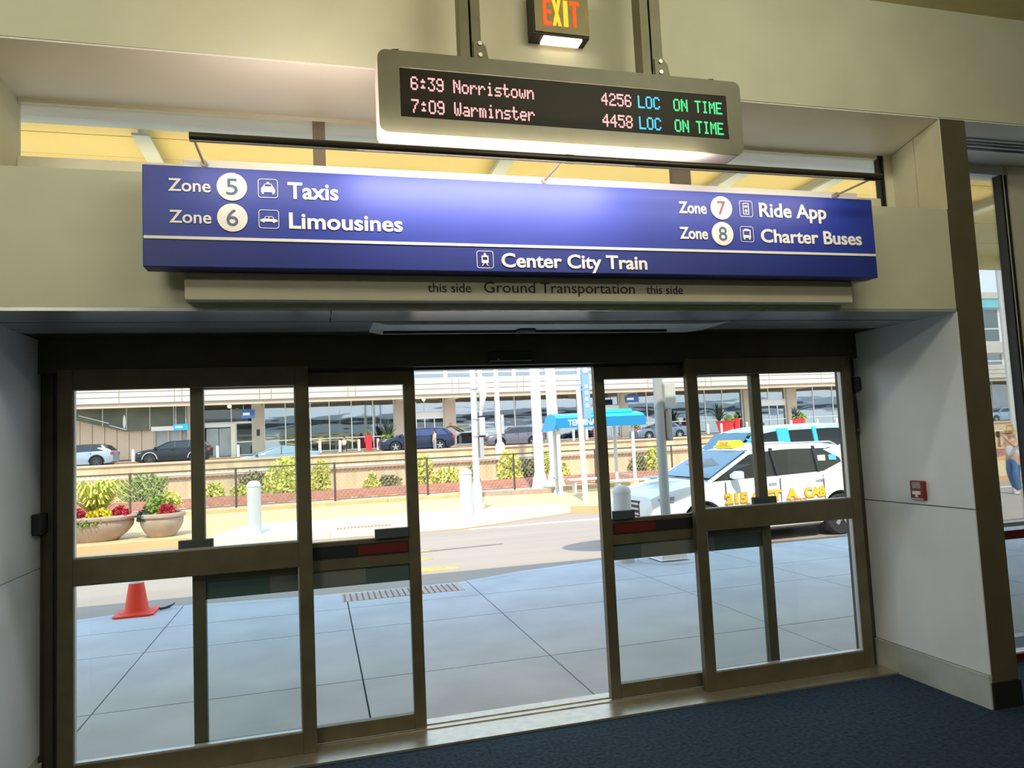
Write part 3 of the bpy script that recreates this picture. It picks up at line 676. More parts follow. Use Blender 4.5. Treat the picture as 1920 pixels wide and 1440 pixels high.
# chain link fence
fn = thing('chain_link_fence', 'dark chain link fence in front of the railway tracks', 'fence', (2, 25.5, -.12))
for x in [-15.2+3.15*k for k in range(12)]: MB().tube((x, 25.5, -.12), (x, 25.5, 1.20), .035, n=8).build('post', FENCEM, fn)
MB().tube((-16, 25.5, 1.17), (20, 25.5, 1.17), .025, n=6).build('top_rail', FENCEM, fn)
MB().tube((-16, 25.5, -.05), (20, 25.5, -.05), .012, n=5).build('bottom_wire', FENCEM, fn)
m = MB(); st = .14; h = 1.2
for k in range(int(36/st)):
    x = -16+k*st
    m.tube((x, 25.49, -.04), (x+h*.75, 25.49, 1.16), .0045, n=3, cap=False)
    m.tube((x+h*.75, 25.51, -.04), (x, 25.51, 1.16), .0045, n=3, cap=False)
m.build('chain_link', mat('grey_wire', (.48, .42, .36), .6, metal=.3), fn)

# ------------------------------------------------------------------ plants
def leaf_cloud(n, cx, cy, z0, rx, ry, h, size, seed, up=.3, shape='dome'):
    rnd = random.Random(seed); m = MB()
    for _ in range(n):
        while True:
            u, v, t = rnd.uniform(-1, 1), rnd.uniform(-1, 1), rnd.random()
            k = {'dome': math.sqrt(max(0, 1-(t*.95)**2)), 'cone': 1.05-t, 'col': 1.0 if t < .8 else .6, 'fan': .35+.65*t}[shape]
            if u*u+v*v < k*k: break
        c = Vector((cx+u*rx, cy+v*ry, z0+t*h)); L = size*rnd.uniform(.6, 1.3)
        d = Vector((rnd.uniform(-1, 1), rnd.uniform(-1, 1), rnd.uniform(-.5, 1)+up)).normalized()
        s_ = d.cross(Vector((rnd.uniform(-1, 1), rnd.uniform(-1, 1), rnd.uniform(-1, 1)))).normalized()
        m.add([c-d*L*.5, c+s_*L*.28, c+d*L*.5, c-s_*L*.28], [(0, 1, 2, 3)])
    return m
def bush(name, label, x, y, z0, rx, h, mt, seed, n=420, size=.16, shape='dome', cat='bush', twig=LEAFDRY, stems=6):
    t = thing(name, label, cat, (x, y, z0))
    f = leaf_cloud(n, x, y, z0+.04, rx, rx*.7, h, size, seed, shape=shape).build('foliage', mt, t)
    m = MB(); rnd = random.Random(seed+99)
    for k in range(stems):
        a = rnd.uniform(0, 2*PI); q_ = rx*.5
        m.tube((x+.05*math.cos(a), y+.05*math.sin(a), z0), (x+q_*math.cos(a), y+q_*.7*math.sin(a), z0+h*.75), .02, .006, n=5)
    m.build('stems', twig, t); return t
Z0 = -.12
BUSHES = [
 ('big rounded yellow green bush in front of the retaining wall', -1.15, 32.0, 1.20, 1.48, LEAFY, 900, 'dome'),
 ('tall narrow yellow green bush beside the left sliding door edge', .15, 32.4, .38, 1.30, LEAFY, 300, 'col'),
 ('tall pale grassy weed clump behind the left planter', -6.9, 32.3, .95, 1.10, LEAFG, 420, 'col'),
 ('low weed tuft right of the flower planters by the tracks', -4.2, 32.3, .50, .55, LEAFY, 200, 'dome'),
 ('small weed tuft left of the big yellow green bush', -3.2, 32.3, .40, .42, LEAFY, 160, 'dome'),
 ('thin dry olive bush left of the big yellow green bush', -2.7, 33.0, .75, .95, LEAFDRY, 260, 'dome'),
 ('small green weed seen through the left sliding door', 2.3, 32.4, .42, .75, LEAFY, 220, 'cone'),
 ('dry olive undergrowth along the wall left of the doorway', 3.1, 32.8, .60, .45, LEAFDRY, 180, 'dome'),
 ('upright yellow green bush at the left edge of the doorway', 4.55, 32.3, .48, 1.25, LEAFY, 420, 'col'),
 ('low spreading yellow green bush left of the lamp pole', 5.7, 32.3, .75, .65, LEAFY, 380, 'dome'),
 ('small weed clump behind the lamp pole', 6.75, 32.4, .45, .75, LEAFG, 220, 'cone'),
 ('tall yellow green bush right of the lamp pole by the wall', 8.55, 32.2, .62, 1.28, LEAFY, 520, 'dome'),
 ('dark dry bush between the tall bush and the wide white column', 9.6, 32.9, .72, .80, LEAFDRY, 380, 'dome'),
 ('narrow bright green bush just right of the wide white column', 10.45, 32.6, .25, 1.15, LEAFY, 200, 'col'),
 ('small yellow green weed between the shelter posts', 11.3, 32.5, .32, .62, LEAFY, 170, 'cone'),
 ('round yellow green bush behind the signal pole', 15.85, 32.2, .50, 1.15, LEAFY, 380, 'dome'),
 ('sparse dry bush under the round bush behind the signal pole', 15.2, 32.6, .62, .70, LEAFDRY, 220, 'dome'),
]
for i, (lab, x, y, rx, h, mt, n, shp) in enumerate(BUSHES):
    bush('wayside_bush', lab, x, y+.35, Z0, rx, h, mt, 40+i, n*2, .18, shp)

def bowl_planter(label, x, y, rx, ry, h):
    t = thing('stone_planter', label, 'planter', (x, y, -.004))
    MB().lathe([(.55, 0), (.60, .05*h), (.62, .10*h), (.78, .30*h), (.90, .55*h), (.93, .74*h), (.90, .82*h)], 0, 0, 36, sx=rx, sy=ry).build('bowl', STONE, t, local=True, smooth=True)
    MB().lathe([(.90, .80*h), (1.0, .84*h), (1.02, .93*h), (.98, 1.0*h), (.86, 1.0*h), (.84, .93*h), (.001, .92*h)], 0, 0, 36, sx=rx, sy=ry).build('rim', STONE, t, local=True, smooth=True)
    MB().lathe([(.001, .93*h), (.84, .935*h)], 0, 0, 24, sx=rx, sy=ry).build('soil', RUST, t, local=True)
    return t
bowl_planter('long stone planter filled with grass and crimson leaves, at the left edge', -4.55, 17.0, .86, .5, .52)
bowl_planter('round stone planter with crimson and green foliage beside the long planter', -3.22, 17.0, .46, .46, .50)
def grass_clump(name, label, x, y, z, n, h, spread, mt, seed, wd=.02, cat='plant'):
    rnd = random.Random(seed); m = MB()
    for k in range(n):
        a = rnd.uniform(0, 2*PI); r_ = spread*rnd.uniform(.15, 1); hh = h*rnd.uniform(.45, 1.05); pts = []
        for j in range(6):
            s_ = j/5; pts.append(Vector((x+math.cos(a)*(.07+r_*s_**1.15), y+math.sin(a)*(.07+r_*s_**1.15), z+hh*(s_-.62*s_**2.6)*1.75)))
        sd = Vector((-math.sin(a), math.cos(a), 0))
        for j in range(5):
            w0, w1 = wd*(1-.7*j/5), wd*(1-.7*(j+1)/5)
            m.add([pts[j]-sd*w0, pts[j]+sd*w0, pts[j+1]+sd*w1, pts[j+1]-sd*w1], [(0, 1, 2, 3)])
    o = m.build(name, mt); tag(o, label, cat); return o
grass_clump('ornamental_grass', 'arching yellow green ornamental grass in the long stone planter', -4.50, 17.10, .45, 340, .98, .72, LEAFY, 5, .034)
def plain_plant(name, label, *a, mt=None, **k):
    o = leaf_cloud(*a, **k).build(name, mt); tag(o, label, 'plant'); return o
plain_plant('crimson_coleus', 'crimson leafy plant at the right end of the long planter', 320, -3.98, 16.88, .42, .22, .22, .28, .09, 3, mt=LEAFRED)
plain_plant('crimson_coleus', 'crimson leafy plant at the left end of the long planter', 200, -4.72, 16.70, .50, .16, .14, .20, .08, 4, mt=LEAFRED)
plain_plant('yellow_coleus', 'yellow leafy plant in the front of the long planter', 420, -4.35, 16.72, .40, .28, .20, .28, .09, 6, mt=LEAFYEL)
plain_plant('trailing_herb', 'grey green trailing plant over the front rim of the long planter', 240, -4.60, 16.56, .34, .28, .10, .18, .07, 7, mt=LEAFG)
plain_plant('green_shrub', 'bushy green plant in the round planter', 420, -3.28, 17.05, .46, .34, .28, .42, .10, 8, mt=LEAFG)
plain_plant('yellow_green_shrub', 'yellow green plant at the back of the round planter', 260, -3.10, 17.2, .60, .26, .2, .34, .09, 9, mt=LEAFY)
plain_plant('crimson_coleus', 'crimson leafy plant in the front of the round planter', 240, -3.08, 16.80, .44, .19, .16, .26, .085, 10, mt=LEAFRED)
plain_plant('trailing_herb', 'dark green trailing plant over the left rim of the round planter', 200, -3.52, 16.80, .36, .16, .16, .22, .09, 12, mt=LEAFDARK)

# ------------------------------------------------------------------ traffic cone and cable loop
cn = thing('traffic_cone', 'orange red traffic cone with a white collar at the curb', 'cone', (-1.94, 8.86, 0))
MB().prism([(-.20, -.17), (-.17, -.20), (.17, -.20), (.20, -.17), (.20, .17), (.17, .20), (-.17, .20), (-.20, .17)], 'z', .0, .022).lathe([(.19, .022), (.165, .04)], 0, 0, 24).build('base', CONE, cn, local=True)
MB().lathe([(.135, .035), (.118, .06), (.075, .335)], 0, 0, 28).build('body', CONE, cn, local=True, smooth=True)
MB().lathe([(.0765, .335), (.058, .45)], 0, 0, 28).build('collar', mat('reflective_white', (.80, .80, .80), .35), cn, local=True, smooth=True, label='white reflective collar')
MB().lathe([(.058, .45), (.034, .60), (.030, .62), (.001, .622)], 0, 0, 28).build('tip', CONE, cn, local=True, smooth=True)
pts = [(-1.76, 8.98, .01), (-1.68, 9.0, .012), (-1.60, 9.03, .035), (-1.585, 9.0, .05), (-1.63, 8.93, .02), (-1.72, 8.90, .012)]
m = MB()
for a, b in zip(pts, pts[1:]): m.tube(a, b, .008, n=6)
tag(m.build('cable_loop', BLACK), 'short black cable loop lying beside the traffic cone', 'cable')

# ------------------------------------------------------------------ bollards, poles and posts at the road
def bollard(label, x, y, r, h, zb=0.0, group=None):
    t = thing('bollard', label, 'bollard', (x, y, zb), group=group)
    MB().lathe([(r, 0), (r, h-r*.9), (r*1.06, h-r*.9), (r*1.06, h-r*.75), (r*.9, h-r*.35), (r*.55, h-r*.08), (.001, h)], 0, 0, 24).build('post', POLE, t, local=True, smooth=True)
    return t
bollard('white round topped bollard on the island right of the planters', -1.28, 15.95, .135, 1.10)
bollard('white round topped bollard on the island beside the lamp pole', 3.17, 15.98, .14, 1.10)
bollard('white round topped bollard on the near sidewalk in front of the taxi', 3.93, 9.12, .12, 1.02)

lp = thing('street_lamp_pole', 'tall white lamp pole with a folded wrapped banner on the island', 'pole', (3.55, 16.6, .003))
MB().lathe([(.16, 0), (.16, .03), (.13, .05), (.115, .62), (.10, .70), (.085, .74)], 3.55, 16.6, 20).build('base', POLE, lp, smooth=True)
MB().tube((3.55, 16.6, .6), (3.60, 16.6, 7.5), .078, .06, n=18).build('pole', POLE, lp, smooth=True)
rings = []
for z, r0, dx in ((2.28, .03, .12), (2.42, .05, .15), (2.7, .085, .19), (2.95, .10, .20), (3.15, .07, .16), (3.34, .05, .12), (3.42, .06, .10), (3.48, .02, .10)):
    rings.append([Vector((3.58+dx+r0*math.cos(t*PI/5)*(1+.25*math.sin(5*t+z*9)), 16.55+r0*.7*math.sin(t*PI/5), z)) for t in range(10)])
MB().loft(rings).build('wrapped_banner', mat('pale_grey_cloth', (.55, .53, .49), .9, var=.2, scale=6), lp, smooth=True, label='pale grey cloth wrap')
box(3.66, 3.79, 16.5, 16.68, 1.82, 2.24).build('control_box', POLE, lp, bevel=.01)
box(3.645, 3.74, 16.5, 16.68, 1.30, 1.78).build('control_box', GREYPOLE, lp, bevel=.01)
for z in (2.9, 2.2, 1.8): MB().tube((3.57, 16.6, z), (3.57, 16.6, z+.03), .088, n=16).build('strap', GREYPOLE, lp)

sp_ = thing('signal_pole', 'grey signal pole on a square white base in front of the taxi', 'pole', (4.49, 8.98, 0))
MB().loft([[Vector((4.49+a*s_, 8.98+b*s_, z)) for a, b in ((-1, -1), (1, -1), (1, 1), (-1, 1))] for s_, z in ((.215, .025), (.19, .04), (.165, .22), (.16, .26), (.10, .34))]).build('base', WHITE, sp_, bevel=.008)
MB().box(4.34, 4.64, 8.83, 9.13, 0, .025).build('base_plate', RUST, sp_)
MB().lathe([(.41, .0), (.40, .012)], 4.49, 8.98, 40).build('footing', CONC, sp_)
MB().tube((4.49, 8.98, .3), (4.49, 8.98, 3.1), .066, n=24).build('pole', GREYPOLE, sp_, smooth=True)
MB().box(4.545, 4.70, 8.88, 9.06, 2.03, 2.36).build('signal_head', POLE, sp_, bevel=.012, label='white signal box')
sg = MB().box(4.575, 4.635, 8.90, 9.04, 1.58, 2.02).build('signal_head', GREYPOLE, sp_, bevel=.014)
MB().box(4.560, 4.576, 8.915, 9.025, 1.62, 1.98).build('visor', mat('pinkish_signal_face', (.60, .45, .38), .6), sg)
for z in (2.33, 2.06, 1.98, 1.60): MB().tube((4.49, 8.98, z), (4.58, 8.98, z), .012, n=8).build('bracket', GREYPOLE, sp_)
for z in (2.045,): MB().lathe([(.072, z-.015), (.072, z+.015)], 4.49, 8.98, 20).build('band', GREYPOLE, sp_)
# unseen plate added on the signal pole to throw the rounded road shadow
MB().tube((4.49, 8.98, 3.1), (4.49, 8.98, 3.57), .05, n=12).build('upper_pole', GREYPOLE, sp_)
MB().lathe([(.05, 3.56), (1.0, 3.57), (1.0, 3.60), (.05, 3.66)], 4.55, 9.0, 40, sx=1.25, sy=.68).build('shadow_plate', POLE, sp_)

def column(name, label, x, y, r, h, flare=True, zb=-.05, m=POLE, cat='column'):
    t = thing(name, label, cat, (x, y, zb))
    if flare: MB().lathe([(r*2.0, 0), (r*2.0, .04), (r*1.7, .10), (r*1.12, .55), (r, .62)], 0, 0, 20).build('base', m, t, local=True, smooth=True)
    MB().tube((0, 0, .3), (-.06, 0, h), r, r*.88, n=20).build('shaft', m, t, local=True, smooth=True)
    return t
column('wide_column', 'wide white column with a flared base left of the bus shelter', 7.02, 22.9, .17, 19)
c2 = column('wide_column', 'second wide white column rising behind the shelter roof corner', 8.05, 24.4, .19, 19)
m = MB().tube((0, 0, 4.15), (.16, -.1, 4.22), .05, .02, n=8).build('lamp_head', RUST, c2, local=True, label='small rusty lamp')
tp = thing('signal_mast', 'thin white mast with a pedestal box by the retaining wall', 'mast', (8.35, 33.4, -.12))
MB().tube((0, 0, 0), (-.10, 0, 9), .12, .10, n=14).build('mast', POLE, tp, local=True, smooth=True)
MB().lathe([(.24, .9), (.24, 1.5), (.2, 1.62), (.14, 1.7)], 0, 0, 14).build('pedestal', POLE, tp, local=True)
box(.06, .20, -.16, .06, 2.1, 3.0).build('meter_box', GREYPOLE, tp, local=True)
tt = thing('blade_sign', 'tall narrow blue blade sign with a round top on a white pole', 'sign', (6.72, 18, 0))
MB().tube((6.74, 18, 0), (6.70, 18, 3.02), .075, .07, n=16).build('pole', POLE, tt, smooth=True)
MB().prism([(6.78, 2.15), (6.98, 2.15), (6.98, 3.45), (6.95, 3.53), (6.88, 3.57), (6.81, 3.53), (6.78, 3.45)], 'y', 17.90, 18.02).tube((6.72, 17.96, 2.9), (6.8, 17.96, 2.9), .03, n=8).build('blade', mat('pale_blue_blade', (.22, .38, .68), .4), tt, label='pale blue blade')
bl = MB().lathe([(.001, 17.885), (.075, 17.885), (.075, 17.90)], 6.88, 3.42, 20, axis='y').build('emblem', WHITE, tt)
for z in (2.95, 2.78, 2.61, 2.44): box(6.84, 6.92, 17.89, 17.90, z, z+.09).build('mark', WHITE, tt)

# ------------------------------------------------------------------ bus shelter and bench
sh = thing('bus_shelter', 'blue roofed TERMINAL shelter on white posts', 'shelter', (8.1, 20.6, 0))
for x, y in ((6.80, 20.15), (6.98, 21.05), (9.15, 20.15), (8.95, 21.05)):
    p = MB().tube((x, y, 0), (x, y, 2.12), .055, n=12).build('post', POLE, sh, smooth=True)
    MB().lathe([(.12, 0), (.12, .03), (.07, .12)], x, y, 12).build('foot', POLE, p)
prof = [(20.001, 2.06), (20.001, 2.24), (20.12, 2.31), (20.35, 2.36), (20.6, 2.39), (20.85, 2.36), (21.08, 2.28), (21.2, 2.12), (21.2, 2.06)]
MB().prism(prof, 'x', 6.72, 9.50).build('roof', SHELTER, sh)
MB().prism([(20.3, 2.36), (20.9, 2.36), (20.85, 2.47), (20.35, 2.47)], 'x', 7.85, 9.25).build('roof_vent', SHELTER, sh)
box(6.70, 9.52, 19.97, 20.0, 1.95, 2.24).build('fascia', SHELTERD, sh)
MB().prism([(6.72, 2.13), (6.60, 1.88), (6.66, 1.88), (6.80, 2.10)], 'y', 20.001, 21.2).build('roof_end', SHELTERD, sh)
MB().prism([(9.50, 2.13), (9.56, 2.02), (9.52, 2.0), (9.44, 2.10)], 'y', 20.001, 21.2).build('roof_end', SHELTERD, sh)
sign_text('lettering', 'TERMINAL', 7.06, 8.02, 2.02, .165, 19.969, WHITE, sh, .03, .006)
MB().box(9.0, 9.1, 20.2, 20.95, .45, .50).box(6.85, 6.95, 20.2, 21.0, .45, .50).build('side_rail', GREYPOLE, sh)
def bench(label, x0, x1, y):
    t = thing('bench', label, 'bench', ((x0+x1)/2, y, 0))
    box(x0, x1, y-.18, y+.18, .36, .42).build('seat', POLE, t, bevel=.02)
    for x in (x0+.18, x1-.18): box(x-.03, x+.03, y-.13, y+.13, 0, .36).build('leg', POLE, t)
bench('white bench inside the bus shelter', 7.3, 8.5, 20.9)
bench('white bench left of the near bollard by the shelter', 8.0, 9.1, 19.2)

# ------------------------------------------------------------------ cars
def smooth_tag(o): return o
def wheel(root, x, y, r, width, rimm, out):
    """axle along local Y; out = +1/-1 the outer side"""
    prof = [(r*.62, -width/2), (r*.93, -width/2), (r, -width*.36), (r, width*.36), (r*.93, width/2), (r*.62, width/2)]
    t = MB().lathe(prof, x, r, 28, axis='y'); t.v = [Vector((v.x, v.y+y, v.z)) for v in t.v]
    w_ = t.build('wheel', TYRE, root, local=True, smooth=True)
    yo = y+out*width*.44; m = MB()
    m.lathe([(.001, yo-out*.03), (r*.60, yo-out*.03)], x, r, 24, axis='y')
    ro, ri = r*.64, r*.56; n = 28
    for a, b in ((ro, ri),):
        vs = []
        for k in range(n):
            t_ = 2*PI*k/n; vs += [(x+a*math.cos(t_), yo+out*.012, r+a*math.sin(t_)), (x+b*math.cos(t_), yo+out*.004, r+b*math.sin(t_))]
        m.add(vs, [(2*k, 2*((k+1) % n), 2*((k+1) % n)+1, 2*k+1) for k in range(n)])
    for k in range(5):
        a = 2*PI*k/5+.3
        p0 = Vector((x, yo, r)); p1 = Vector((x+ri*1.02*math.cos(a), yo+out*.004, r+ri*1.02*math.sin(a)))
        m.beam(p0, p1, r*.20, .03, side=(0, 1, 0))
    m.lathe([(.001, yo-.02), (r*.16, yo-.02), (r*.16, yo+.02), (.001, yo+.02)], x, r, 14, axis='y')
    m.build('rim', rimm, w_, local=True)
SHAPES = {
 'suv': dict(body=[(.5,.26,.46,.70,.76,.72),(.490,.15,.535,.86,.90,.82),(.455,.13,.575,.93,.97,.86),(.38,.125,.62,.97,.99,.89),(.27,.12,.66,.98,1,.92),(.2,.12,.67,.98,1,.93),(0,.12,.68,.98,1,.94),(-.25,.12,.70,.98,1,.93),(-.40,.14,.71,.96,.99,.90),(-.475,.17,.70,.92,.95,.87),(-.5,.24,.62,.84,.88,.82)],
    gl=[(.255,.655,.66,.90,.84),(.17,.66,.80,.91,.80),(.06,.665,.945,.91,.74),(-.10,.67,.970,.92,.745),(-.30,.68,.955,.91,.73),(-.405,.69,.92,.89,.70),(-.478,.69,.71,.86,.78)],
    roof=(.075, -.425), pil=[(.262,.055,.905,.742),(-.03,-.03,.93,.748),(-.215,-.225,.93,.74),(-.43,-.35,.91,.725)]),
 'sedan': dict(body=[(.5,.28,.50,.70,.76,.72),(.488,.16,.58,.86,.90,.82),(.44,.14,.63,.93,.97,.86),(.36,.135,.66,.97,.99,.89),(.24,.13,.70,.98,1,.92),(.1,.13,.71,.98,1,.93),(-.1,.13,.72,.98,1,.93),(-.30,.13,.74,.98,1,.91),(-.42,.15,.76,.96,.98,.88),(-.485,.18,.74,.92,.95,.86),(-.5,.28,.62,.84,.88,.82)],
    gl=[(.235,.69,.70,.90,.84),(.12,.70,.86,.91,.78),(.02,.70,.965,.91,.72),(-.10,.71,.985,.91,.715),(-.20,.72,.95,.90,.71),(-.30,.73,.86,.88,.74),(-.41,.74,.76,.85,.78)],
    roof=(.04, -.235), pil=[(.24,.02,.905,.722),(-.06,-.06,.92,.72),(-.30,-.225,.90,.715)]),
 'van': dict(body=[(.44,.24,.44,.72,.78,.74),(.432,.14,.50,.86,.90,.82),(.41,.12,.535,.93,.97,.86),(.36,.12,.56,.97,.99,.89),(.30,.12,.575,.98,1,.92),(.2,.12,.58,.98,1,.94),(0,.12,.585,.98,1,.95),(-.25,.12,.59,.98,1,.95),(-.42,.13,.59,.97,.99,.94),(-.485,.15,.58,.95,.97,.92),(-.5,.20,.55,.9,.92,.88)],
    gl=[(.305,.565,.57,.90,.84),(.24,.57,.75,.92,.80),(.17,.575,.93,.93,.76),(.08,.58,.975,.93,.77),(-.2,.585,.985,.94,.78),(-.42,.585,.97,.93,.77),(-.485,.585,.90,.92,.78),(-.49,.585,.60,.91,.86)],
    roof=(.20, -.48), pil=[(.305,.165,.905,.765),(.03,.03,.94,.78),(-.13,-.13,.945,.79),(-.47,-.455,.94,.785)]),
}
def car(name, label, cat, x, y, z, rot, L, W_, H, wb, wr, paint, kind='suv', rimm=RIM, glass=CARGLASS, roofm=None, cladding=False, shift=0, mirror=0):
    S = SHAPES[kind]; t = thing(name, label, cat, (x, y, z), rot); hw = W_/2; roofm = roofm or paint
    rings = []
    for fx, zl, zt, wl, wm, wt in S['body']:
        d = zt-zl
        half = [(wl*.86, zl), (wl, zl+.06*d), (wm, zl+.42*d), (wm*.99, zl+.72*d), (wt, zt-.02), (wt*.80, zt)]
        ring = [(fx*L, -a*hw, b*H) for a, b in half]+[(fx*L, a*hw, b*H) for a, b in half[::-1]]
        rings.append(ring)
    body = MB().loft(rings).build('body', paint, t, local=True, smooth=True)
    cut = MB()
    for wx in (wb/2+shift, -wb/2+shift):
        for s_ in (-1, 1):
            a, b = sorted((s_*(hw-.26), s_*(hw+.15)))
            cut.lathe([(wr*1.17, a), (wr*1.17, b)], wx, wr*1.02, 28, axis='y')
    co = cut.build('cutter', paint, t, local=True)
    md = body.modifiers.new('arch', 'BOOLEAN'); md.object = co; md.operation = 'DIFFERENCE'; md.solver = 'EXACT'
    bpy.context.view_layer.update(); dg = bpy.context.evaluated_depsgraph_get()
    me = bpy.data.meshes.new_from_object(body.evaluated_get(dg)); body.modifiers.clear(); body.data = me; me.name = 'body'
    bpy.data.objects.remove(co, do_unlink=True)
    for wx in (wb/2+shift, -wb/2+shift):                      # dark wheel wells and the wheels
        for s_ in (-1, 1):
            wheel(t, wx, s_*(hw-.115), wr, .20, rimm, s_)
    m = MB()
    for wx in (wb/2+shift, -wb/2+shift):
        for s_ in (-1, 1):
            a, b = sorted((s_*(hw-.27), s_*(hw-.255))); m.lathe([(wr*1.16, a), (wr*1.16, b)], wx, wr*1.02, 20, axis='y')
    m.box(-L*.44, L*.44, -hw*.8, hw*.8, H*.10, H*.14).build('underbody', TRIMBLK, t, local=True)
    if cladding:
        m = MB()
        for wx in (wb/2+shift, -wb/2+shift):
            for s_ in (-1, 1):
                vs = []; n = 16
                for k in range(n+1):
                    a = PI*k/n
                    for rr in (wr*1.15, wr*1.32): vs.append((wx+rr*math.cos(a), s_*(hw+.008), wr*1.0+rr*math.sin(a)))
                m.add(vs, [(2*k, 2*k+1, 2*k+3, 2*k+2) for k in range(n)])
        m.build('arch_trim', GREYPOLE if cladding == 'light' else TRIMBLK, t, local=True)
    # greenhouse, roof, pillars
    rings = []
    for fx, zb, zt, wbm, wt in S['gl']:
        zm = (zb+zt)/2; wmid = wbm*.45+wt*.55+.01
        rings.append([(fx*L, -wbm*hw, zb*H), (fx*L, -wmid*hw, zm*H), (fx*L, -wt*hw, zt*H), (fx*L, 0, (zt+.008)*H), (fx*L, wt*hw, zt*H), (fx*L, wmid*hw, zm*H), (fx*L, wbm*hw, zb*H)])
    MB().loft(rings).build('windows', glass, t, local=True)
    def topat(fx):
        g_ = S['gl']
        for a, b in zip(g_, g_[1:]):
            if b[0] <= fx <= a[0]:
                k = (a[0]-fx)/(a[0]-b[0]); return (a[2]+(b[2]-a[2])*k, a[4]+(b[4]-a[4])*k)
        return (g_[-1][2], g_[-1][4])
    r0, r1 = S['roof']; rings = []
    for k in range(11):
        fx = r0+(r1-r0)*k/10; zt, wt = topat(fx)
        rings.append([(fx*L, -(wt+.025)*hw, (zt-.035)*H), (fx*L, -(wt+.01)*hw, (zt+.002)*H), (fx*L, -wt*.6*hw, (zt+.025)*H), (fx*L, 0, (zt+.033)*H), (fx*L, wt*.6*hw, (zt+.025)*H), (fx*L, (wt+.01)*hw, (zt+.002)*H), (fx*L, (wt+.025)*hw, (zt-.035)*H), (fx*L, 0, (zt-.03)*H)])
    MB().loft(rings).build('roof', roofm, t, local=True, smooth=True)
    for k, (fb, ft, wbm, wt) in enumerate(S['pil']):
        zb = [b for b in S['gl']][0][1] if k == 0 else .69 if kind != 'van' else .585
        zt, _ = topat(ft)
        for s_ in (-1, 1):
            last = k == len(S['pil'])-1
            wd = (.13 if last else .055 if k else .06)
            pm = paint if (k == 0 or last or kind == 'van') else TRIMBLK
            MB().beam((fb*L, s_*(wbm+.005)*hw, (zb-.01)*H), (ft*L, s_*(wt+.012)*hw, (zt-.01)*H), wd if not (kind == 'van' and k in (1, 2)) else .30 if k == 1 else .10, .035, side=(0, 1, .3*s_)).build('pillar', pm, t, local=True)
    # details
    zt = S['body'][1][2]; dx_ = (S['body'][0][0]-.5)*L
    hz = (zt-.06)*H
    for s_ in (-1, 1):
        rings = [[(dx_+L*.492, s_*hw*.58, hz-.045), (dx_+L*.492, s_*hw*.58, hz+.035), (dx_+L*.470, s_*hw*.60, hz+.05)],
                 [(dx_+L*.462, s_*hw*.92, hz-.02), (dx_+L*.462, s_*hw*.92, hz+.07), (dx_+L*.445, s_*hw*.90, hz+.085)],
                 [(dx_+L*.415, s_*hw*1.003, hz+.03), (dx_+L*.415, s_*hw*1.0, hz+.095), (dx_+L*.41, s_*hw*.97, hz+.10)]]
        MB().loft(rings).build('headlight', LAMPCLR, t, local=True)
        MB().box(-L*.503, -L*.47, *sorted((s_*hw*.66, s_*hw*.955)), H*.52, H*.63).build('taillight', LAMPRED, t, local=True)
        mx = S['gl'][0][0]*L-.12-mirror; mz = S['gl'][0][1]*H+.07
        MB().loft([[(mx+.06, s_*(hw*.93), mz-.03), (mx+.06, s_*(hw*.93), mz+.02), (mx, s_*(hw*.93), mz+.02), (mx, s_*(hw*.93), mz-.03)],
                   [(mx+.07, s_*(hw+.06), mz-.05), (mx+.05, s_*(hw+.06), mz+.08), (mx-.06, s_*(hw+.06), mz+.08), (mx-.06, s_*(hw+.06), mz-.05)],
                   [(mx+.03, s_*(hw+.17), mz-.04), (mx+.02, s_*(hw+.17), mz+.065), (mx-.05, s_*(hw+.17), mz+.065), (mx-.05, s_*(hw+.17), mz-.04)]]).build('side_mirror', paint, t, local=True, smooth=True)
        for hx in (.02*L, -.19*L):
            MB().beam((hx, s_*(hw+.012), H*.615), (hx-.16, s_*(hw+.012), H*.62), .03, .025).build('door_handle', paint, t, local=True)
        m = MB()
        for sx in (S['gl'][0][0]*L*.80, -.03*L, -.225*L):
            m.box(sx-.005, sx+.005, *sorted((s_*hw*.990, s_*(hw*1.004))), H*.22, H*.64)
        m.build('door_seam', TRIMBLK, t, local=True)
    MB().box(dx_+L*.474, dx_+L*.500, -hw*.50, hw*.50, H*.33, H*.49).build('grille', TRIMBLK, t, local=True)
    m = MB()
    for k in range(3): m.box(dx_+L*.498, dx_+L*.503, -hw*.48, hw*.48, H*(.35+.05*k), H*(.37+.05*k))
    m.build('grille_bar', RIM, t, local=True)
    return t
HEAD_LEFT = PI
# the taxi at the near curb
TXA = PI+math.radians(2.5)
tx = car('taxi_cab', 'white taxi with yellow GET A CAB lettering parked at the curb', 'taxi', 7.24, 11.50, -.18, TXA, 4.50, 1.84, 1.60, 2.69, .345, TAXIWHITE, 'suv', glass=CARGLASS, mirror=.30)
def side_text(name, txt, xs, xe, zb, cap, yl, m, parent, bold=.02, thick=.003):
    """lettering on the left flank of a car, read from outside"""
    me = text_verts(txt, bold); X0 = min(v.co.x for v in me.vertices); X1 = max(v.co.x for v in me.vertices)
    hh = max(v.co.y for v in text_verts('H', bold).vertices)
    for v in me.vertices:
        X, Y, Z = v.co; v.co = (xs+(X-X0)/(X1-X0)*(xe-xs), yl+(thick if Z > 0 else 0), zb+Y/hh*cap)
    me.name = name; me.materials.clear(); me.materials.append(m)
    o = bpy.data.objects.new(name, me); COL.objects.link(o); o.parent = parent; return o
for wd, a, b in (('215', .95, .53), ('GET', .42, -.13), ('A', -.23, -.46), ('CAB', -.60, -1.02)):
    side_text('lettering_edge', wd, a+.012, b-.012, .678, .165, .925, TAXIORG, tx, .07, .002)
    side_text('lettering', wd, a, b, .686, .150, .9275, TAXIYEL, tx, .05, .004)
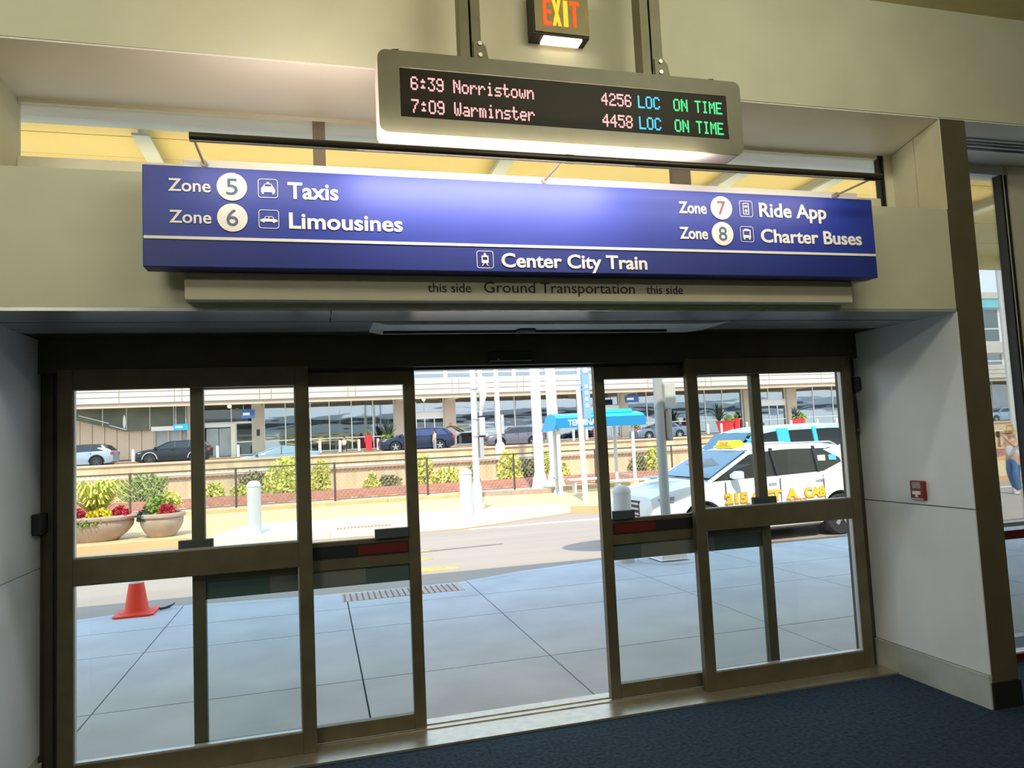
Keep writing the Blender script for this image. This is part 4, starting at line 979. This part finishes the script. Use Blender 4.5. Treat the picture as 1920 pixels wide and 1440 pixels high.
side_text('phone_number', '215', .56, .28, .595, .075, .925, TAXIORG, tx, .03); side_text('phone_number', '2222', -.24, -.64, .60, .075, .925, TAXIORG, tx, .03)
rl = MB().loft([[(x_, y_*k, z_) for x_, z_ in ((.30, 1.545), (.30, 1.60), (.24, 1.68), (.10, 1.68), (.03, 1.60), (.03, 1.565))] for y_, k in ((-.24, 1), (-.20, 1), (.20, 1), (.24, 1))]).build('roof_sign', mat('yellow_roof_sign', (.85, .62, .02), .4), tx, local=True, label='yellow roof sign')
me = text_verts('TAXI', .03)
for v in me.vertices:
    X, Y, Z = v.co; v.co = (.302+(.002 if Z > 0 else 0)-Y*.05, -.15+X*.12, 1.602+Y*.075)
me.materials.clear(); me.materials.append(TAXIORG); o = bpy.data.objects.new('lettering', me); COL.objects.link(o); o.parent = rl
def flank(x, z, d=.0): return (x, .835-(z-1.08)*.40+d, z)
PQ = [(-1.10, 1.095), (-1.52, 1.23), (-1.50, 1.30), (-1.22, 1.455), (-1.70, 1.50), (-2.0, 1.36), (-2.16, 1.12), (-2.16, 1.07)]
for sg_ in (1, -1):
    MB().loft([[Vector(flank(x, z, d))*1 if sg_ > 0 else Vector((flank(x, z, d)[0], -flank(x, z, d)[1], z)) for x, z in PQ] for d in (-.03, .022)]).build('rear_quarter', TAXIWHITE, tx, local=True)
for s_ in (-1, 1):
    MB().tube((.0, s_*.62, 1.60), (-1.45, s_*.62, 1.58), .016, n=8).tube((.0, s_*.62, 1.60), (.10, s_*.62, 1.55), .015, n=8).tube((-1.45, s_*.62, 1.58), (-1.58, s_*.62, 1.52), .015, n=8).build('roof_rail', GREYPOLE, tx, local=True)
    MB().box(1.98, 2.02, *sorted((s_*.86, s_*.905)), .86, .93).build('side_marker', LAMPAMB, tx, local=True)
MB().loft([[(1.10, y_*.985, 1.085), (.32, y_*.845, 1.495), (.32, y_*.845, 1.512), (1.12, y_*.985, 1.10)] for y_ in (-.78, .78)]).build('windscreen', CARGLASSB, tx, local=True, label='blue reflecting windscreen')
MB().box(-1.20, -1.04, .74, .775, 1.20, 1.36).build('window_sticker', mat('cream_sticker', (.75, .66, .55), .6), tx, local=True)
MB().box(-1.43, -1.28, .735, .77, 1.23, 1.36).build('window_sticker', mat('sky_blue_sticker', (.15, .55, .80), .6), tx, local=True)
MB().box(-1.95, -1.74, .90, .915, .86, .94).build('rear_sticker', MATS['sky_blue_sticker'], tx, local=True)
MB().prism([(1.45, -.30), (1.75, -.34), (1.72, .18), (1.42, .22)], 'z', 1.115, 1.122).build('bonnet_sticker', MATS['sky_blue_sticker'], tx, local=True)
MB().lathe([(.001, 0), (.085, 0), (.085, .012), (.001, .012)], 0, 0, 18).build('badge', RIM, tx, local=True).matrix_local = Matrix.Translation((2.248, 0, .70)) @ Matrix.Rotation(PI/2, 4, 'Y')

vn = car('passenger_van', 'light blue van with dark windows behind the white taxi', 'van', 10.23, 15.0, -.18, PI+math.radians(1), 5.2, 1.98, 1.90, 3.0, .35, mat('sky_blue_van_paint', (.06, .46, .68), .2), 'van', roofm=mat('pale_blue_van_roof', (.40, .74, .84), .25))
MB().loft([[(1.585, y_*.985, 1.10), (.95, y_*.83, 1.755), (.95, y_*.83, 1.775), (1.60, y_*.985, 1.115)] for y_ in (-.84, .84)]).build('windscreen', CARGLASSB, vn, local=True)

# ------------------------------------------------------------------ raised road and cars on the far side
struct(box(-60, 120, 34.4, 47, -.4, .47).build('road_far_lower', ASPHALT), 'lower lane of the far road behind the retaining wall')
struct(box(-60, 120, 47, 59.4, -.4, 1.10).build('road_far', ASPHALT), 'raised far road in front of the terminal')
struct(MB().box(-60, 120, 59.4, 76, -.4, 1.34).build('sidewalk_far', CONCSUN), 'far terminal sidewalk')
struct(MB().box(-60, 120, 59.25, 59.45, 1.0, 1.35).build('trim_far_curb', mat('brown_curb', (.30, .16, .07), .9, var=.3)), 'brown stained far curb')
car('parked_suv', 'silver grey suv cut off at the left edge of the far road', 'car', -15.9, 56, 1.10, PI, 4.85, 1.95, 1.62, 2.87, .38, mat('silver_blue_paint', (.36, .42, .48), .25, metal=.4), 'suv', RIMDK, cladding='dark', roofm=TRIMBLK)
car('parked_suv', 'black suv with silver wheel arches on the far road', 'car', -9.72, 56, 1.10, PI, 4.80, 1.94, 1.64, 2.91, .38, mat('black_navy_paint', (.012, .016, .022), .15), 'suv', RIMDK, cladding='light')
sn = car('passing_sedan', 'blue grey sedan half hidden behind the retaining wall', 'car', -2.15, 42, .47, PI, 4.7, 1.84, 1.46, 2.8, .33, mat('blue_grey_paint', (.24, .32, .38), .25, metal=.3), 'sedan', glass=mat('pale_car_glass', (.20, .29, .34), .08))
nv = car('large_suv', 'big navy suv with its tailgate lifted, on the far road', 'car', 7.36, 56, 1.10, PI, 5.7, 2.05, 1.80, 3.35, .41, mat('navy_paint', (.012, .022, .050), .18), 'suv', glass=mat('violet_tinted_glass', (.04, .06, .16), .08))
MB().loft([[(-2.42, y_, 1.70), (-2.60, y_, 1.86), (-3.0, y_, 1.80), (-3.5, y_, 1.48), (-3.62, y_, 1.32), (-3.55, y_, 1.46), (-3.0, y_, 1.72), (-2.6, y_, 1.78)] for y_ in (-.8, .8)]).build('tailgate', mat('dark_tailgate', (.05, .025, .02), .4), nv, local=True, label='raised tailgate')
car('parked_suv', 'grey suv behind the thin mast on the far road', 'car', 15.15, 56, 1.10, PI, 4.65, 1.87, 1.62, 2.69, .36, mat('grey_violet_paint', (.15, .145, .17), .25, metal=.3), 'suv', cladding='dark')
car('parked_sedan', 'blue grey sedan behind the signal pole on the far road', 'car', 27.9, 56, 1.10, PI, 4.88, 1.85, 1.40, 2.8, .35, mat('slate_blue_paint', (.15, .19, .25), .25, metal=.3), 'sedan')
car('parked_sedan', 'pale blue car on the far road seen through the right window', 'car', 64.2, 56, 1.10, PI, 4.8, 1.85, 1.45, 2.8, .35, mat('pale_blue_paint', (.30, .42, .52), .25, metal=.2), 'sedan')

# ------------------------------------------------------------------ far terminal building
tb = thing('terminal_building', 'far airport terminal with white fascia, beige columns and glass bays', 'building', (15, 66, 1.34))
XL, XR = -45, 110
def panels(z0, z1, y0, y1, seams_z, xs, m, name):
    mb = MB(); zs = [z0]+seams_z+[z1]; g_ = .03
    for a, b in zip(xs, xs[1:]):
        for c, d in zip(zs, zs[1:]): mb.box(a+g_, b-g_, y0, y1, c+g_, d-g_)
    mb.build(name, m, tb)
FX = [XL, -31, -22, -14.7, -10.75, -10.2, -4.4, -3.5, 2.6, 3.2, 8.2, 11.45, 12.05, 17.3, 17.9, 24, 24.6, 30, 36, 36.6, 43, 49, 55, 61, 67, 73, 80, 90, 100, XR]
MB().box(XL, XR, 62.06, 62.4, 5.86, 7.22).build('fascia_backing', mat('fascia_joint', (.42, .34, .26), .8), tb)
panels(5.86, 7.22, 62.0, 62.06, [6.33, 6.76], FX, FASCIA, 'fascia')
MB().box(XL, XR, 62.15, 62.6, 5.55, 5.86).build('fascia_beam', PEACH, tb, label='peach concrete beam')
MB().box(XL, XR, 62.2, 76, 5.86, 5.95).build('walkway_ceiling', FACCOL, tb)
for a, b in ((-5.28, -4.37), (6.78, 8.0), (11.3, 12.34), (24.4, 25.0), (28.7, 29.5), (42.38, 43.5), (47.5, 48.65), (60, 61.1), (70, 71.1)):
    MB().box(a, b, 65.6, 66.5, 1.34, 5.86).box(a+.1, b-.1, 63, 65.6, 5.55, 5.86).build('column', FACCOL, tb)
def bay(x0, x1, muls, trans, z0=1.40, z1=5.86, gm=GLASSTERM, y=66):
    f = MB().box(x0, x1, y-.04, y+.06, z0, z0+.10).box(x0, x1, y-.04, y+.06, z1-.08, z1)
    for x in [x0+.04]+muls+[x1-.04]: f.box(x-.04, x+.04, y-.06, y+.06, z0+.10, z1-.08)
    for z in trans: f.box(x0+.08, x1-.08, y-.05, y+.06, z-.045, z+.045)
    o = f.build('window', WHITE, tb)
    MB().box(x0+.08, x1-.08, y, y+.02, z0+.1, z1-.08).build('glass_pane', gm, o)
bay(-4.37, 6.78, [-2.6, -.5, 1.1, 3.02, 4.9], [2.53]); bay(12.34, 24.4, [14.0, 16.15, 18.05, 20.2, 22.3], [2.55], gm=GLASSTERM)
bay(29.5, 42.38, [31.65, 33.8, 36, 38.1, 40.1], [2.7]); bay(48.65, 60, [50.93, 53.35, 55.7, 57.8], [2.58]); bay(61.1, 70, [63, 65, 67, 68.6], [2.6]); bay(71.1, 90, [75, 79, 83, 87], [2.6])
for a, b, sp2 in ((8.0, 11.3, 9.52), (43.5, 47.5, 45.5), (25.0, 28.7, 26.9)):
    bay(a, b, [sp2], [], 4.50, 5.86); MB().box(a, b, 65.9, 66.2, 4.0, 4.50).build('door_header', WHITE, tb)
    bay(a, b, [sp2, (a+sp2)/2, (b+sp2)/2], [2.5], 1.40, 4.0)
# left part: service wall, doors, dark sloping glass soffit
mb = MB(); xs = [XL, -30, -27, -24, -21.5, -18.5, -17.6, -16.7, -15.8, -14.9, -13.95, -13.0]
for a, b in zip(xs, xs[1:]): mb.box(a+.02, b-.02, 65.9, 66.1, 1.5, 4.9)
mb.build('service_wall', PEACH, tb, label='peach panelled service wall'); MB().box(XL, -13, 66.1, 66.2, 1.34, 4.9).build('wall_backing', MATS['fascia_joint'], tb)
MB().prism([(XL, 5.86), (XL, 5.3), (-19.2, 5.0), (-15.1, 3.80), (-10.4, 3.80), (-10.4, 5.86)], 'y', 65.3, 65.88).build('dark_soffit_glass', mat('olive_dark_glazing', (.10, .105, .06), .25, var=.5, scale=.35), tb, label='dark olive sloping glazing')
m = MB()
for x in (-16.7, -14.95, -13.2, -11.4): m.box(x-.02, x+.02, 65.26, 65.3, 3.9 if x > -15 else 4.3, 5.8)
m.beam((-18.4, 65.25, 5.2), (-16.2, 65.25, 4.5), .06, .03).beam((-16.2, 65.25, 4.35), (-15.0, 65.25, 3.95), .06, .03).box(-13.1, -10.4, 65.2, 65.3, 3.74, 4.1).lathe([(.08, 65.24), (.10, 65.24), (.10, 65.28), (.08, 65.28)], -15.1, 4.6, 16, axis='y', sx=1.0, sy=5.5)
m.build('soffit_trim', WHITE, tb)
MB().box(-13.0, -12.9, 65.85, 66.1, 1.4, 3.74).box(-12.0, -11.85, 65.85, 66.1, 1.4, 3.74).box(-11.1, -10.9, 65.85, 66.1, 1.4, 3.74).box(-10.4, -9.3, 65.4, 66.1, 1.34, 5.86).build('door_post', FACCOL, tb)
for a, b in ((-12.88, -12.02), (-11.83, -11.12), (-10.88, -10.42), (-9.0, -8.04), (-7.99, -7.05)): MB().box(a, b, 65.95, 66.05, 1.40, 3.78).build('service_door', GREYDOOR, tb)
MB().box(-9.28, -6.98, 65.8, 66.2, 3.86, 4.2).build('door_lintel', WHITE, tb); MB().box(-7.03, -6.66, 65.7, 66.2, 1.34, 4.2).build('door_post', CREAMCOL, tb)
bay(-9.3, -5.28, [-7.0], [], 4.2, 5.86, GLASSDARK); bay(-6.66, -5.28, [], [2.55], 1.40, 4.2, GLASSDARK)
# upper floors
def upper(z0, z1, step, gm, y=62.6):
    f = MB(); x = XL
    while x < XR:
        f.box(x, x+.35, y-.1, y+.1, z0, z1); x += step
    for z in (z0+.06, z0+(z1-z0)*.40, z1-.06): f.box(XL, XR, y-.06, y+.06, z-.06, z+.06)
    o = f.build('window', WHITE, tb); MB().box(XL, XR, y, y+.03, z0, z1).build('glass_pane', gm, o)
upper(7.22, 8.6, 3.1, GLASSTERM); MB().box(XL, XR, 62.0, 62.6, 8.6, 9.8).build('upper_fascia', FASCIA, tb)
upper(9.8, 13.6, 6.2, GLASSGREEN); MB().box(XL, XR, 62.2, 62.6, 13.6, 14.6).build('cyan_band', mat('cyan_facade_band', (.20, .55, .62), .5), tb, label='cyan facade band')
MB().box(XL, XR, 62.1, 62.7, 14.6, 15.3).build('parapet', FASCIA, tb)
MB().box(XL, XR, 64.5, 64.8, 5.95, 14.4).build('upper_core', INTERIOR, tb); MB().box(XL, XR, 62.6, 76, 14.4, 14.6).build('roof_slab', FACCOL, tb)
# inside
MB().box(XL, XR, 73.9, 74.2, 1.34, 5.95).build('back_wall', INTERIOR, tb)
rnd = random.Random(3)
for x, z0, z1, wd, dk in ((-.15, 3.8, 4.8, .5, 0), (.78, 4.0, 4.72, .6, 1), (1.54, 3.95, 4.65, .6, 0), (2.53, 3.92, 4.86, .48, 1), (3.28, 3.94, 4.83, .36, 0), (4.1, 3.93, 4.84, 1.1, 1), (-2.2, 4.0, 4.8, .6, 0), (30.6, 3.9, 4.7, .6, 1), (39.2, 3.9, 4.8, .7, 0), (23.2, 3.8, 4.6, .7, 1)):
    s_ = MB().box(x-wd/2, x+wd/2, 66.9, 67.05, z0, z1).build('hanging_screen', SCREENDK if dk else SCREEN, tb)
    MB().box(x-.03, x+.03, 66.95, 67.0, z1, 5.86).build('hanger', BLACK, s_)
MB().box(-5.98, -5.35, 66.6, 66.7, 3.2, 3.7).build('wall_screen', SCREEN, tb)
m = MB()
for k in range(60):
    x = rnd.uniform(-4, 60); m.box(x, x+rnd.uniform(.3, 1.4), 68, 69, 1.4, 1.4+rnd.uniform(.8, 2.0))
ct = m.build('counters', INTERIOR, tb); ct['kind'] = 'stuff'
MB().box(-4.94, -4.70, 65.55, 65.6, 3.0, 3.55).build('column_sign', TRIMBLK, tb); MB().box(11.68, 11.95, 65.55, 65.6, 3.15, 3.45).build('column_sign', RUST, tb)

def hsign(label, x0, x1, z0, z1, y, m, mark=True):
    t = thing('hanging_sign', label, 'sign', ((x0+x1)/2, y, z0))
    box(x0, x1, y, y+.12, z0, z1).build('panel', m, t)
    if mark: box(x0+(x1-x0)*.12, x0+(x1-x0)*.62, y-.012, y, z0+(z1-z0)*.35, z0+(z1-z0)*.65).build('mark', WHITE, t)
    MB().box(x0+.15, x0+.2, y+.03, y+.09, z1, 5.86).box(x1-.2, x1-.15, y+.03, y+.09, z1, 5.86).build('hanger', GREYPOLE, t)
hsign('blue hanging sign above the far entrance doors at the left', -5.9, -4.85, 4.42, 5.12, 62.8, NAVYSIGN)
hsign('navy hanging sign with a white panel above the shelter', 28.0, 29.35, 4.62, 5.30, 62.8, NAVYSIGN)
hsign('cyan hanging sign above the black suv', -11.0, -9.9, 3.68, 4.15, 62.8, CYAN)
for lab, x, z in (('white globe lamp above the far left entrance', -6.82, 5.46), ('white globe lamp left of the lamp pole in the doorway', 9.07, 5.52), ('white globe lamp at the far right doorway', 43.46, 5.75)):
    t = thing('globe_lamp', lab, 'lamp', (x, 63, z)); MB().sphere((0, 0, 0), .17, 14).build('globe', LAMPGLOBE, t, local=True, smooth=True)
    MB().tube((0, 0, .15), (0, 0, 5.86-z), .02, n=6).build('stem', GREYPOLE, t, local=True)
BL = [(-13.3, 'left of the black suv'), (-7.4, 'just right of the black suv'), (-5.9, 'between the black suv and the blue sedan'), (.22, 'left of the seated person'), (1.77, 'in front of the seated person'), (3.27, 'left of the tall red planter'),
      (4.8, 'right of the tall red planter'), (13.9, 'above the grey suv bonnet'), (21.66, 'behind the shelter, left of a pair'), (22.9, 'behind the shelter, right of a pair'), (34.8, 'right of the signal pole'), (36.2, 'left of the big red planter'),
      (38.9, 'right of the second tall red planter'), (43.7, 'left of the red box planter'), (46.6, 'right of the red box planter'), (48.8, 'at the far right glass bay')]
for x, lab in BL:
    t = thing('far_bollard', 'small white bollard on the far curb, '+lab, 'bollard', (x, 60, 1.34), group='white bollards along the far curb')
    MB().lathe([(.11, 0), (.11, .85), (.09, .92), (.001, .95)], 0, 0, 12).build('post', POLE, t, local=True, smooth=True)

def spiky(name, label, x, y, z, h, r, n, m, seed, cat='plant'):
    rnd = random.Random(seed); mb = MB()
    for k in range(n):
        a = rnd.uniform(0, 2*PI); e = rnd.uniform(.15, 1.0); hh = h*(1-.45*e)*rnd.uniform(.75, 1.05); d = Vector((math.cos(a), math.sin(a), 0))
        p0 = Vector((x, y, z)); p1 = p0+d*r*e*.45+Vector((0, 0, hh*.62)); p2 = p0+d*r*e+Vector((0, 0, hh)); sd = Vector((-d.y, d.x, 0)); w0 = .10
        mb.add([p0-sd*.03, p0+sd*.03, p1+sd*w0, p1-sd*w0], [(0, 1, 2, 3)]); mb.add([p1-sd*w0, p1+sd*w0, p2+sd*.01, p2-sd*.01], [(0, 1, 2, 3)])
    o = mb.build(name, m); tag(o, label, cat); return o
def redpot(name, label, x, y, r0, r1, h, n=18):
    t = thing(name, label, 'planter', (x, y, 1.34))
    MB().lathe([(r0, 0), (r1, h*.95), (r1*1.05, h*.95), (r1*1.05, h), (r1*.85, h), (r1*.85, h*.92)], 0, 0, n).build('pot', REDPOT, t, local=True)
    MB().lathe([(.001, h*.93), (r1*.86, h*.93)], 0, 0, n).build('soil', RUST, t, local=True)
redpot('tall_red_planter', 'tall slim red planter in front of the left glass bay', 4.12, 61, .25, .30, 1.25)
spiky('spiky_plant', 'small spiky plant in the left tall red planter', 4.12, 61, 2.50, .55, .25, 26, LEAFG, 21)
redpot('red_planter', 'low red planter behind the navy suv bonnet', 5.75, 61.6, .5, .62, .9)
spiky('large_leaf_plant', 'big dark banana leaf plant behind the navy suv bonnet', 5.75, 61.6, 2.17, 2.0, 1.1, 26, LEAFDARK, 22)
plain_plant('green_shrub', 'round green plant under the banana leaves behind the navy suv', 160, 5.75, 61.6, 2.2, .6, .5, .55, .25, 23, mt=LEAFG)
redpot('red_planter', 'small red planter behind the blue grey sedan by the shelter', 28.1, 61, .35, .42, .8)
plain_plant('green_shrub', 'small green plant behind the blue grey sedan by the shelter', 120, 28.1, 61, 2.1, .4, .4, .5, .2, 24, mt=LEAFG)
redpot('red_planter', 'big round red planter in front of the right glass bay', 37.2, 61, .55, .85, 1.15)
spiky('large_leaf_plant', 'large dark leafy plant in the big round red planter', 36.8, 61.3, 2.45, 2.0, 1.5, 44, LEAFDARK, 25)
plain_plant('green_shrub', 'round green plant in the front of the big red planter', 160, 37.5, 60.8, 2.42, .55, .4, .6, .22, 26, mt=LEAFG)
redpot('tall_red_planter', 'tall slim red planter right of the big round red planter', 38.42, 61, .28, .36, 1.35)
spiky('spiky_plant', 'small spiky plant in the right tall red planter', 38.42, 61, 2.60, .7, .35, 26, LEAFG, 27)
redpot('red_planter', 'wide red box planter left of the far right glass bay', 45.2, 61, .75, .82, 1.05, 4)
spiky('large_leaf_plant', 'tall dark leafy plant in the red box planter', 44.9, 61, 2.3, 1.7, .9, 16, LEAFDARK, 28)
plain_plant('green_shrub', 'olive bushy plant in the red box planter', 200, 45.4, 61, 2.3, .8, .5, .75, .25, 29, mt=LEAFG)

# poles and pole lamp seen through the right window
column('lamp_mast', 'white lamp mast seen through the right window', 29.45, 25, .13, 9.5, True, -.12, POLE, 'mast')

# ------------------------------------------------------------------ people
def skinned(name, pts, edges, m, parent, levels=2):
    """pts: {key: (x, y, z, r)}; a smooth limb surface grown along the edges"""
    me = bpy.data.meshes.new(name); bm = bmesh.new(); lay = bm.verts.layers.skin.verify(); V_ = {}
    for i, (k, p) in enumerate(pts.items()):
        v = bm.verts.new(p[:3]); v[lay].radius = (p[3], p[4] if len(p) > 4 else p[3]); v[lay].use_root = (i == 0); V_[k] = v
    for a, b in edges: bm.edges.new((V_[a], V_[b]))
    bm.to_mesh(me); bm.free(); o = bpy.data.objects.new(name, me); COL.objects.link(o)
    o.modifiers.new('skin', 'SKIN'); sb = o.modifiers.new('sub', 'SUBSURF'); sb.levels = sb.render_levels = levels
    n = to_mesh(o, name, m, parent)
    for f in n.data.polygons: f.use_smooth = True
    return n
def chain(*k): return list(zip(k, k[1:]))
def hand_pts(P, E, side, wrist, fwd, up, lat):
    """palm with four bent fingers and a thumb, grown from the wrist"""
    w_, f_, u_, l_ = Vector(wrist), Vector(fwd).normalized(), Vector(up).normalized(), Vector(lat).normalized()
    pm = w_+f_*.06; P['palm'+side] = (*pm, .026, .016); E.append(('wr'+side, 'palm'+side))
    for i, (o_, ln) in enumerate(((-.027, .065), (-.009, .075), (.009, .072), (.027, .055))):
        a = pm+f_*.03+u_*o_; b = a+f_*ln*.55+l_*.008; c = b+f_*ln*.3+l_*.025
        for q_, p_ in (('a', a), ('b', b), ('c', c)): P[f'f{i}{q_}{side}'] = (*p_, .0085 if q_ != 'c' else .007)
        E += [('palm'+side, f'f{i}a{side}')]+chain(f'f{i}a{side}', f'f{i}b{side}', f'f{i}c{side}')
    a = w_+f_*.035+u_*.034+l_*.012; b = a+f_*.035+u_*.02+l_*.015
    P['t1'+side] = (*a, .011); P['t2'+side] = (*b, .009); E += [('palm'+side, 't1'+side), ('t1'+side, 't2'+side)]
def person(label, loc, rot, top, trouser, hair, arms, legs, long_hair=True, shoe=None, hem=.83):
    t = thing('person', label, 'person', loc, rot)
    P = {'pel': (0, 0, .86, .12, .10), 'sp': (.01, 0, 1.0, .105, .085), 'ch': (.0, 0, 1.17, .135, .10), 'nk0': (-.01, 0, 1.31, .06), 'nk': (.005, 0, 1.36, .048), 'hd0': (.03, 0, 1.425, .068, .062), 'hd': (.022, 0, 1.50, .088, .075), 'hd1': (.01, 0, 1.565, .07, .062),
         'nose': (.112, 0, 1.475, .012), 'chin': (.085, 0, 1.415, .03)}
    E = chain('pel', 'sp', 'ch', 'nk0', 'nk', 'hd0', 'hd', 'hd1')+[('hd', 'nose'), ('hd0', 'chin')]
    for s_, y_ in (('L', 1), ('R', -1)):
        e_, w_ = arms[s_]
        P['sh'+s_] = (-.01, y_*.165, 1.27, .055); P['el'+s_] = (*e_, .040); P['wr'+s_] = (*w_, .027, .022)
        E += [('ch', 'sh'+s_)]+chain('sh'+s_, 'el'+s_, 'wr'+s_)
        hand_pts(P, E, s_, w_, Vector(w_)-Vector(e_), (0, 0, 1), (0, -y_, 0))
        k_, a_ = legs[s_]
        P['hp'+s_] = (0, y_*.088, .82, .095); P['kn'+s_] = (*k_, .062); P['an'+s_] = (*a_, .042); P['to'+s_] = (a_[0]+.15, a_[1]+y_*.02, a_[2]-.035, .036, .026)
        E += [('pel', 'hp'+s_)]+chain('hp'+s_, 'kn'+s_, 'an'+s_, 'to'+s_)
    skinned('body', P, E, SKIN, t)
    q_ = {k: (*P[k][:3], *[r+.014 for r in P[k][3:]]) for k in ('pel', 'sp', 'ch')}
    q_['ch'] = (.0, 0, 1.18, .155, .118); q_['up'] = (-.01, 0, 1.27, .10, .085); q_['a'] = (-.01, .13, 1.275, .055); q_['b'] = (-.01, -.13, 1.275, .055)
    skinned('shirt', {k: q_[k] for k in ('pel', 'sp', 'ch', 'up', 'a', 'b')}, chain('pel', 'sp', 'ch', 'up')+[('ch', 'a'), ('ch', 'b')], top, t)
    q_ = {'w': (0, 0, .90, .135, .115), 'pel': (0, 0, .84, .132, .112)}; e_ = [('w', 'pel')]
    for s_ in 'LR':
        for k, g_ in (('hp', .012), ('kn', .020), ('an', .032)):
            v = P[k+s_]; q_[k+s_] = (v[0], v[1], v[2]+(.02 if k == 'an' else 0), v[3]+g_)
        e_ += chain('pel', 'hp'+s_, 'kn'+s_, 'an'+s_)
    skinned('trousers', q_, e_, trouser, t)
    for s_ in 'LR':
        a_ = P['an'+s_]; skinned('shoe', {'h': (a_[0]-.03, a_[1], a_[2]-.03, .045), 'm': (a_[0]+.06, a_[1], a_[2]-.032, .046, .038), 't': (a_[0]+.17, a_[1]+(.02 if s_ == 'L' else -.02), a_[2]-.038, .040, .028)}, chain('h', 'm', 't'), shoe or WHITE, t, 1)
    h_ = {'c': (-.018, 0, 1.545, .096, .088), 'f': (.035, 0, 1.585, .06, .05), 'b': (-.055, 0, 1.48, .085, .08)}; e_ = [('c', 'f'), ('c', 'b')]
    if long_hair: h_['d'] = (-.085, 0, 1.38, .085, .06); h_['d2'] = (-.10, 0, 1.25, .06, .04); e_ += [('b', 'd'), ('d', 'd2')]
    skinned('hair', h_, e_, hair, t)
    for y_ in (.03, -.03): MB().sphere((.098, y_, 1.50), .010, 8).build('eye', BLACK, t, local=True)
    MB().box(.100, .106, -.02, .02, 1.437, 1.444).build('mouth', LAMPRED, t, local=True)
    return t
walker = person('person in a white tank top and blue jeans holding up a phone by the road', (16.22, 13.9, -.18), PI+math.radians(14), TANKTOP, DENIM, HAIR,
    {'L': ((.20, .17, 1.14), (.40, .07, 1.36)), 'R': ((.22, -.16, 1.15), (.42, -.05, 1.37))},
    {'L': ((.10, .09, .46), (.06, .09, .07)), 'R': ((-.02, -.09, .47), (-.20, -.09, .10))}, shoe=WHITE)
ph = box(0, .012, -.04, .04, -.075, .075).build('phone', BLACK); ph.matrix_world = walker.matrix_world.copy()
bpy.context.view_layer.update(); ph.matrix_world = walker.matrix_world @ Matrix.Translation((.535, 0, 1.455)); tag(ph, 'dark phone held up by the person in the white tank top', 'phone')
person('person in a pale top and grey trousers standing beside the navy suv', (8.55, 54.3, 1.10), math.radians(200), BEIGE, mat('grey_cloth', (.30, .29, .30), .9), mat('dark_hair', (.06, .04, .03), .7),
    {'L': ((.06, .22, 1.02), (.20, .18, .88)), 'R': ((.02, -.23, 1.02), (.06, -.22, .78))},
    {'L': ((.02, .09, .46), (-.02, .09, .07)), 'R': ((.04, -.09, .46), (.0, -.09, .07))}, long_hair=True)
st_ = thing('stool', 'dark stool under the seated person at the far curb', 'stool', (2.15, 61.2, 1.34))
MB().box(1.95, 2.35, 61.0, 61.4, 1.72, 1.77).build('seat', TRIMBLK, st_)
for dx in (-.17, .17):
    for dy in (-.17, .17): MB().tube((2.15+dx, 61.2+dy, 1.34), (2.15+dx, 61.2+dy, 1.72), .02, n=6).build('leg', TRIMBLK, st_)
person('person in a white shirt and dark trousers sitting at the far curb', (2.15, 61.2, 1.34-.36), math.radians(250), TANKTOP, TRIMBLK, MATS['dark_hair'],
    {'L': ((.14, .2, 1.05), (.32, .12, .95)), 'R': ((.14, -.2, 1.05), (.32, -.12, .95))},
    {'L': ((.42, .10, .82), (.40, .10, .44)), 'R': ((.42, -.10, .82), (.44, -.10, .44))}, long_hair=False, shoe=BLACK)
